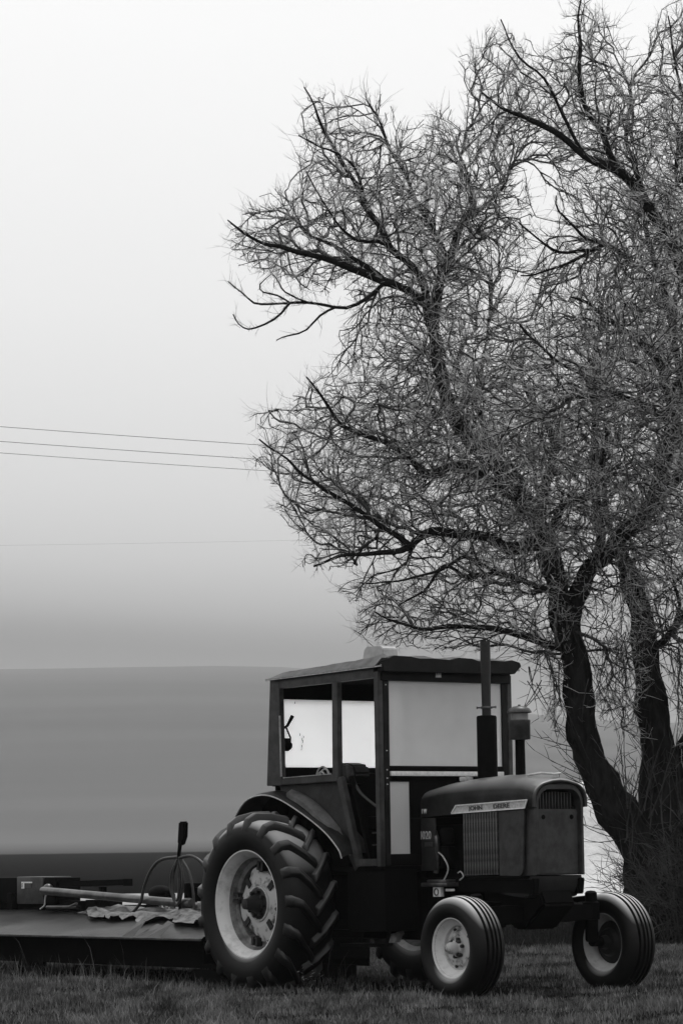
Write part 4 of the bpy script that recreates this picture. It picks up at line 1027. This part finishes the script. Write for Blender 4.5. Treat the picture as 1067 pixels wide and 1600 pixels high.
TD = 38.0
BASEX = 3.95
def catm(pts, step):
    P = np.array(pts); P = np.vstack([2 * P[0] - P[1], P, 2 * P[-1] - P[-2]]); o = []
    for i in range(1, len(P) - 2):
        sl = np.linalg.norm(P[i + 1][:3] - P[i][:3]); n = max(2, int(sl / step))
        for k in range(n):
            t = k / n
            c = .5 * (2 * P[i] + (P[i + 1] - P[i - 1]) * t + (2 * P[i - 1] - 5 * P[i] + 4 * P[i + 1] - P[i + 2]) * t * t + (3 * P[i] - P[i - 1] - 3 * P[i + 1] + P[i + 2]) * t ** 3)
            o.append(c)
    o.append(P[-2]); return np.array(o)
paths = []
for name, par, pts in LIMBS:
    P = [(x, TD + y, (max(z, 0.0) if (k or name == 'limb') else -.1), r) for k, (x, y, z, r) in enumerate(pts)]
    q_ = catm(P, .11)
    # knobbly wander growing with distance from the start
    r0 = rng.normal(0, 1, 3)
    for k in range(len(q_)):
        w_ = .035 if name == 'limb' else .03
        q_[k, :3] += [w_ * noise.noise((k * .33, r0[0] * 10, 0)), w_ * noise.noise((k * .33, r0[1] * 10, 5)), w_ * noise.noise((k * .33, r0[2] * 10, 9))]
    q_[:, 3] = np.maximum(q_[:, 3], .005)
    paths.append((name, par, q_))
# make each limb start on its parent
for i, (name, par, q_) in enumerate(paths):
    if par == 'root': continue
    pq = paths[par][2]
    d = np.linalg.norm(pq[:, [0, 2]] - q_[0, [0, 2]], axis=1); k = int(np.argmin(d))
    sh_ = pq[k, :3] - q_[0, :3]
    f = np.clip(1 - np.arange(len(q_)) / max(6, len(q_) * .5), 0, 1)[:, None]
    q_[:, :3] += sh_ * f
tree = empty('bare_tree', (BASEX, TD, 0))
tag(tree, 'large bare many-stemmed tree with dense fine twigs rising behind the tractor', 'tree')
for (name, par, q_) in paths:
    bm = bmesh.new(); big = q_[0, 3] > .1
    nn = 18 if big else 8 if q_[0, 3] > .03 else 5
    rr_ = [p[3] * (.9 if big else 1.15) * (1 + .16 * noise.noise((i_ * .45, p[0] * 3, 1)) * (1 if big else 1.3)) for i_, p in enumerate(q_)]
    tube(bm, [Vector(p[:3]) - tree.location for p in q_], rr_, 26 if big else nn)
    if big:
        for v in bm.verts:
            k_ = noise.noise(v.co * 2.2) * .07 + noise.noise(Vector((v.co.x * 9, v.co.y * 9, v.co.z * 2.5))) * .05
            v.co += Vector((noise.noise(v.co * 5) * .02 + k_, noise.noise(v.co * 5.7) * .03, 0))
    link('stem' if name == 'stem' else 'limb', fin(bm, 60), M['bark'] if big else M['limb'], tree)

# nodes for growing
maxn = 260000
NP = np.zeros((maxn, 3), np.float32); ND = np.zeros((maxn, 3), np.float32); NR = np.zeros(maxn, np.float32); NPar = np.full(maxn, -1, np.int32); LV = np.zeros(maxn, np.int8)
N = 0
for name, par, q_ in paths:
    st = 0
    L_ = len(q_)
    for k in range(L_):
        if q_[k, 3] > .13: continue
        NP[N] = q_[k, :3]; d = q_[min(k + 1, L_ - 1), :3] - q_[max(k - 1, 0), :3]; ND[N] = d / (np.linalg.norm(d) + 1e-9); NR[N] = q_[k, 3]; N += 1
NL0 = N
OUT = np.array(OUTLINE); HO = np.array(HOLE)
def inside(poly, x, z):
    c = np.zeros(len(x), bool); j = len(poly) - 1
    for i in range(len(poly)):
        xi, zi = poly[i]; xj, zj = poly[j]
        c ^= ((zi > z) != (zj > z)) & (x < (xj - xi) * (z - zi) / (zj - zi + 1e-12) + xi); j = i
    return c
def edged(poly, x, z):
    dm = np.full(len(x), 1e9); j = len(poly) - 1
    for i in range(len(poly)):
        a = poly[j]; b_ = poly[i]; ab = b_ - a
        t = np.clip(((x - a[0]) * ab[0] + (z - a[1]) * ab[1]) / (ab @ ab + 1e-9), 0, 1)
        dm = np.minimum(dm, np.hypot(x - a[0] - t * ab[0], z - a[1] - t * ab[1])); j = i
    return dm
K = 200000
x = rng.uniform(OUT[:, 0].min(), OUT[:, 0].max(), K); z = rng.uniform(OUT[:, 1].min(), OUT[:, 1].max(), K)
ok = inside(OUT, x, z) & ~inside(HO, x, z); x, z = x[ok], z[ok]
ed = np.minimum(edged(OUT, x, z), edged(HO, x, z))
T = np.minimum(2.3, .45 + 1.2 * ed)
y = rng.uniform(-1, 1, len(x)) * 2.3
ok = (np.abs(y) < T)
ok &= (x < 4.9) | (rng.random(len(x)) < .18)
x, y, z = x[ok], y[ok], z[ok]
att = np.stack([x, TD + y - .1, z], -1).astype(np.float32)[:34000]
# nearest first
from mathutils.kdtree import KDTree
kd = KDTree(N)
for k in range(N): kd.insert(NP[k], k)
kd.balance()
dist = np.array([kd.find(p)[2] for p in att])
att = att[np.argsort(dist)]
for p in att:
    v = p - NP[:N]; d2 = np.einsum('ij,ij->i', v, v)
    idx = np.argpartition(d2, min(60, N - 1))[:60]
    dd = np.sqrt(d2[idx]) + 1e-6
    cs = np.einsum('ij,ij->i', v[idx], ND[idx]) / dd
    k = idx[np.argmin(dd * (1.4 - cs * 1.0) + .08 * (NR[idx] > .07))]
    L_ = math.sqrt(d2[k])
    if L_ < .05 or L_ > 2.2: continue
    n = max(1, int(L_ / .12 + .5)); p0 = NP[k].copy(); side = rng.normal(0, .08 * L_, 3)
    c1 = p0 + ND[k] * L_ * .4 + side; c1[2] -= .05 * L_
    prev = k
    for s_ in range(1, n + 1):
        t = s_ / n; q_ = (1 - t) ** 2 * p0 + 2 * (1 - t) * t * c1 + t * t * p
        if s_ < n: q_ = q_ + rng.normal(0, .010, 3)
        NP[N] = q_; d = q_ - NP[prev]; ND[N] = d / (np.linalg.norm(d) + 1e-9); NPar[N] = prev; NR[N] = 0; N += 1; prev = N - 1
    if N > maxn - 100: break
# pipe model radii
cnt = np.zeros(N)
ch = np.zeros(N, int)
for k in range(NL0, N): ch[NPar[k]] += 1
P_ = 2.6; r_t = .0045 ** P_
acc = np.zeros(N)
for k in range(N - 1, NL0 - 1, -1):
    if acc[k] == 0: acc[k] = r_t
    acc[NPar[k]] += acc[k] if True else 0
rad_ = np.clip(acc ** (1 / P_), .0045, .035)
print('nodes', N, 'limb', NL0)
kk = np.arange(NL0, N)
A0 = NP[NPar[kk]].astype(np.float64); A1 = NP[kk].astype(np.float64)
ra = np.where(NPar[kk] >= NL0, rad_[NPar[kk]], rad_[kk] * 1.15); ra = np.minimum(ra, rad_[kk] * 1.6); rb = rad_[kk]
# twiglets
src = np.arange(N); thin = (src >= NL0) | (NR[:N] < .035)
src = src[thin]
dens = np.where(src >= NL0, 1.85, 2.0)
cntt = rng.poisson(dens); s2 = np.repeat(src, cntt)
nT = len(s2)
dirn = ND[s2] * .85 + rng.normal(0, .5, (nT, 3)); dirn[:, 2] += .25
dirn /= np.linalg.norm(dirn, axis=1)[:, None]
Lt = rng.gamma(2.6, .062, nT).clip(.05, .42)
bend = rng.normal(0, .27, (nT, 3)); bend[:, 2] += .2
T0 = NP[s2] + rng.normal(0, .012, (nT, 3)) - ND[s2] * rng.uniform(0, .1, (nT, 1))
T1 = T0 + dirn * (Lt * .5)[:, None]
d2_ = dirn + bend; d2_ /= np.linalg.norm(d2_, axis=1)[:, None]; T2 = T1 + d2_ * (Lt * .5)[:, None]
sel = rng.random(nT) < .8          # side shoots on half of them
B0 = T1[sel]; bd_ = dirn[sel] * .6 + rng.normal(0, .6, (sel.sum(), 3)); bd_[:, 2] += .25; bd_ /= np.linalg.norm(bd_, axis=1)[:, None]; B1 = B0 + bd_ * (Lt[sel] * .45)[:, None]
def frusta(segs, n=3):
    """segs: list of (A,B,ra,rb); tapered prisms without end caps"""
    A = np.vstack([s[0] for s in segs]); B = np.vstack([s[1] for s in segs]); ra = np.concatenate([s[2] for s in segs]); rb = np.concatenate([s[3] for s in segs])
    d = B - A; d /= np.linalg.norm(d, axis=1)[:, None] + 1e-9
    ref = np.where(np.abs(d[:, 2:3]) < .9, [[0, 0, 1.0]], [[1.0, 0, 0]])
    u = np.cross(d, ref); u /= np.linalg.norm(u, axis=1)[:, None]; w = np.cross(d, u)
    m = len(A); co = np.empty((m, 2 * n, 3), np.float32)
    for k in range(n):
        c, s = math.cos(2 * PI * k / n), math.sin(2 * PI * k / n); o = u * c + w * s
        co[:, k] = A + o * ra[:, None]; co[:, n + k] = B + o * rb[:, None]
    b = np.arange(m)[:, None] * 2 * n; tr = []
    for k in range(n):
        k2 = (k + 1) % n; tr += [b + [k, k2, n + k2], b + [k, n + k2, n + k]]
    return co.reshape(-1, 3), np.concatenate(tr, 1).reshape(-1, 3)
f_ = lambda v, n: np.full(n, v)
co1, tr1 = frusta([(A0, A1, ra, rb)], 4)
o = numpy_mesh('branches', co1 - np.array(tree.location), tr1, M['branch'], tree, kind='stuff')
t_r = .0045 * .76
co2, tr2 = frusta([(T0, T1, f_(t_r, nT), f_(t_r * .75, nT)), (T1, T2, f_(t_r * .75, nT), f_(t_r * .35, nT)), (B0, B1, f_(t_r * .7, len(B0)), f_(t_r * .35, len(B0)))], 3)
o = numpy_mesh('twigs', co2 - np.array(tree.location), tr2, M['twig'], tree, kind='stuff')
print('twigs', nT, 'tris', len(tr1) + len(tr2))

# suckers and shoots springing from the lower trunk and left of it
def shoots(specs, name, parent, m, origin):
    segs = []
    for (p, d, L_, r, droop) in specs:
        n = max(4, int(L_ / .12)); q_ = [np.array(p, float)]; d = np.array(d, float); d /= np.linalg.norm(d); wob = rng.normal(0, .08, 3)
        for k in range(n):
            d = d + rng.normal(0, .05, 3) + wob * .5; d[2] += droop / n; d /= np.linalg.norm(d); q_.append(q_[-1] + d * L_ / n)
            if k > 1 and rng.random() < .55:
                e = d + rng.normal(0, .55, 3); e /= np.linalg.norm(e); l_ = L_ * rng.uniform(.08, .25); e2 = e + rng.normal(0, .3, 3); e2 /= np.linalg.norm(e2)
                segs.append((q_[-1], q_[-1] + e * l_ * .5, r * .55, r * .45)); segs.append((q_[-1] + e * l_ * .5, q_[-1] + e * l_ * .5 + e2 * l_ * .5, r * .45, r * .2))
        for k in range(n): segs.append((q_[k], q_[k + 1], r * (1 - .75 * k / n), r * (1 - .75 * (k + 1) / n)))
    A = np.array([s[0] for s in segs]); B = np.array([s[1] for s in segs]); a_ = np.array([s[2] for s in segs]); b_ = np.array([s[3] for s in segs])
    c_, t_ = frusta([(A, B, a_, b_)], 4)
    return numpy_mesh(name, c_ - np.array(origin), t_, m, parent, kind='stuff')
sp_ = []
for k in range(45):      # left of the trunk at hood height and above
    z_ = rng.uniform(1.2, 3.6); x_ = 3.05 + max(0, 2.2 - z_) * .5 + .05
    sp_.append(((x_, TD - .15, z_), (-1, rng.normal(0, .5), rng.uniform(-.2, .7)), rng.uniform(.4, 1.0), .008, .3))
for k in range(70):      # between the stems
    x_ = rng.uniform(3.45, 4.3); sp_.append(((x_, TD + rng.normal(0, .3), rng.uniform(1.0, 1.7)), (rng.normal(0, .4), rng.normal(0, .3), 1), rng.uniform(.5, 1.5), .009, .1))
for k in range(120):     # drooping from the boughs
    x_ = rng.uniform(2.3, 4.4); sp_.append(((x_, TD + rng.normal(0, .5), rng.uniform(3.2, 4.2)), (rng.normal(0, .5), rng.normal(0, .4), -1), rng.uniform(.4, 1.3), .007, .5))
shoots(sp_, 'shoots', tree, M['brush'], tree.location)

# brush thicket round the foot of the tree
br = empty('brush_thicket', (4.2, 36.6, 0)); tag(br, 'tangled leafless brush thicket round the foot of the tree', 'bush')
sp_ = []
for k in range(2600):
    x_ = rng.uniform(3.75, 6.8); y_ = rng.uniform(35.9, 38.6)
    if x_ < 3.35 + (38.6 - y_) * .0: continue
    sp_.append(((x_, y_, 0), (rng.normal(-.1, .2 + .35 * min(1, x_ - 3.7)), rng.normal(-.1, .4), 1), min(rng.uniform(.6, 1.9), .5 + (x_ - 3.7) * 1.1 + .4), rng.uniform(.004, .009), rng.normal(-.6, .8)))
shoots(sp_, 'stems', br, M['brush'], br.location)
# dead leaves and litter caught low in the thicket
nl = 50000
px = rng.uniform(3.6, 6.9, nl); pz = rng.beta(1.2, 1.8, nl) * np.clip((px - 3.4) * 1.9, .3, 1.75); py = rng.uniform(36.1, 38.8, nl)
an = rng.normal(0, 1, (nl, 3)); an /= np.linalg.norm(an, axis=1)[:, None]; bn = np.cross(an, rng.normal(0, 1, (nl, 3))); bn /= np.linalg.norm(bn, axis=1)[:, None]
s_ = rng.uniform(.02, .05, nl)[:, None]; P0 = np.stack([px, py, pz], -1) - np.array(br.location)
co = np.stack([P0, P0 + an * s_ + bn * s_ * .4, P0 + an * s_ * 2, P0 + an * s_ - bn * s_ * .4], 1).reshape(-1, 3)
b = np.arange(nl)[:, None] * 4; tr = np.concatenate([b + [0, 1, 2], b + [0, 2, 3]], 1).reshape(-1, 3)
numpy_mesh('dead_leaves', co, tr, M['leaf'], br, kind='stuff')

# ================================================================== FOG
if .00022 > 0:
    bm = bmesh.new(); bbox(bm, (-7200, -7100, -1.5), (7200, 7200, 240))
    hm = bpy.data.materials.new('fog'); hm.use_nodes = True; hn = hm.node_tree; hn.nodes.clear()
    ho = hn.nodes.new('ShaderNodeOutputMaterial'); pv = hn.nodes.new('ShaderNodeVolumePrincipled')
    pv.inputs['Density'].default_value = .00022; pv.inputs['Color'].default_value = (.9, .9, .9, 1); pv.inputs['Anisotropy'].default_value = 0
    hn.links.new(pv.outputs[0], ho.inputs['Volume'])
    link('haze', fin(bm), hm, kind='stuff')

# ================================================================== POWER LINES
lab = ['uppermost of the three thin wires crossing the sky left of the tree', 'middle of the three thin wires crossing the sky left of the tree', 'lowest of the three thin wires crossing the sky left of the tree', 'faint single wire low in the sky left of the tree']
for k, (y0, z0, x1, z1, r, yy) in enumerate(((-10.365, 14.243, -2.668, 13.576, .009, 90), (-10.366, 13.79, -2.77, 13.145, .009, 90), (-10.367, 13.436, -2.58, 12.788, .008, 90), (-9.4, 10.601, -1.83, 10.623, .0018, 90))):
    bm = bmesh.new(); pts = []
    sl = (z1 - z0) / (x1 - y0)
    for i in range(50):
        x_ = -38 + i * 1.5; m_ = (y0 + x1) / 2
        pts.append((x_, yy, (z0 + z1) / 2 + sl * (x_ - m_) + .0006 * (x_ - m_) ** 2))
    tube(bm, pts, r, 5)
    o = link('power_line', fin(bm, 60), M['wire']); tag(o, lab[k], 'wire', 'overhead wires')
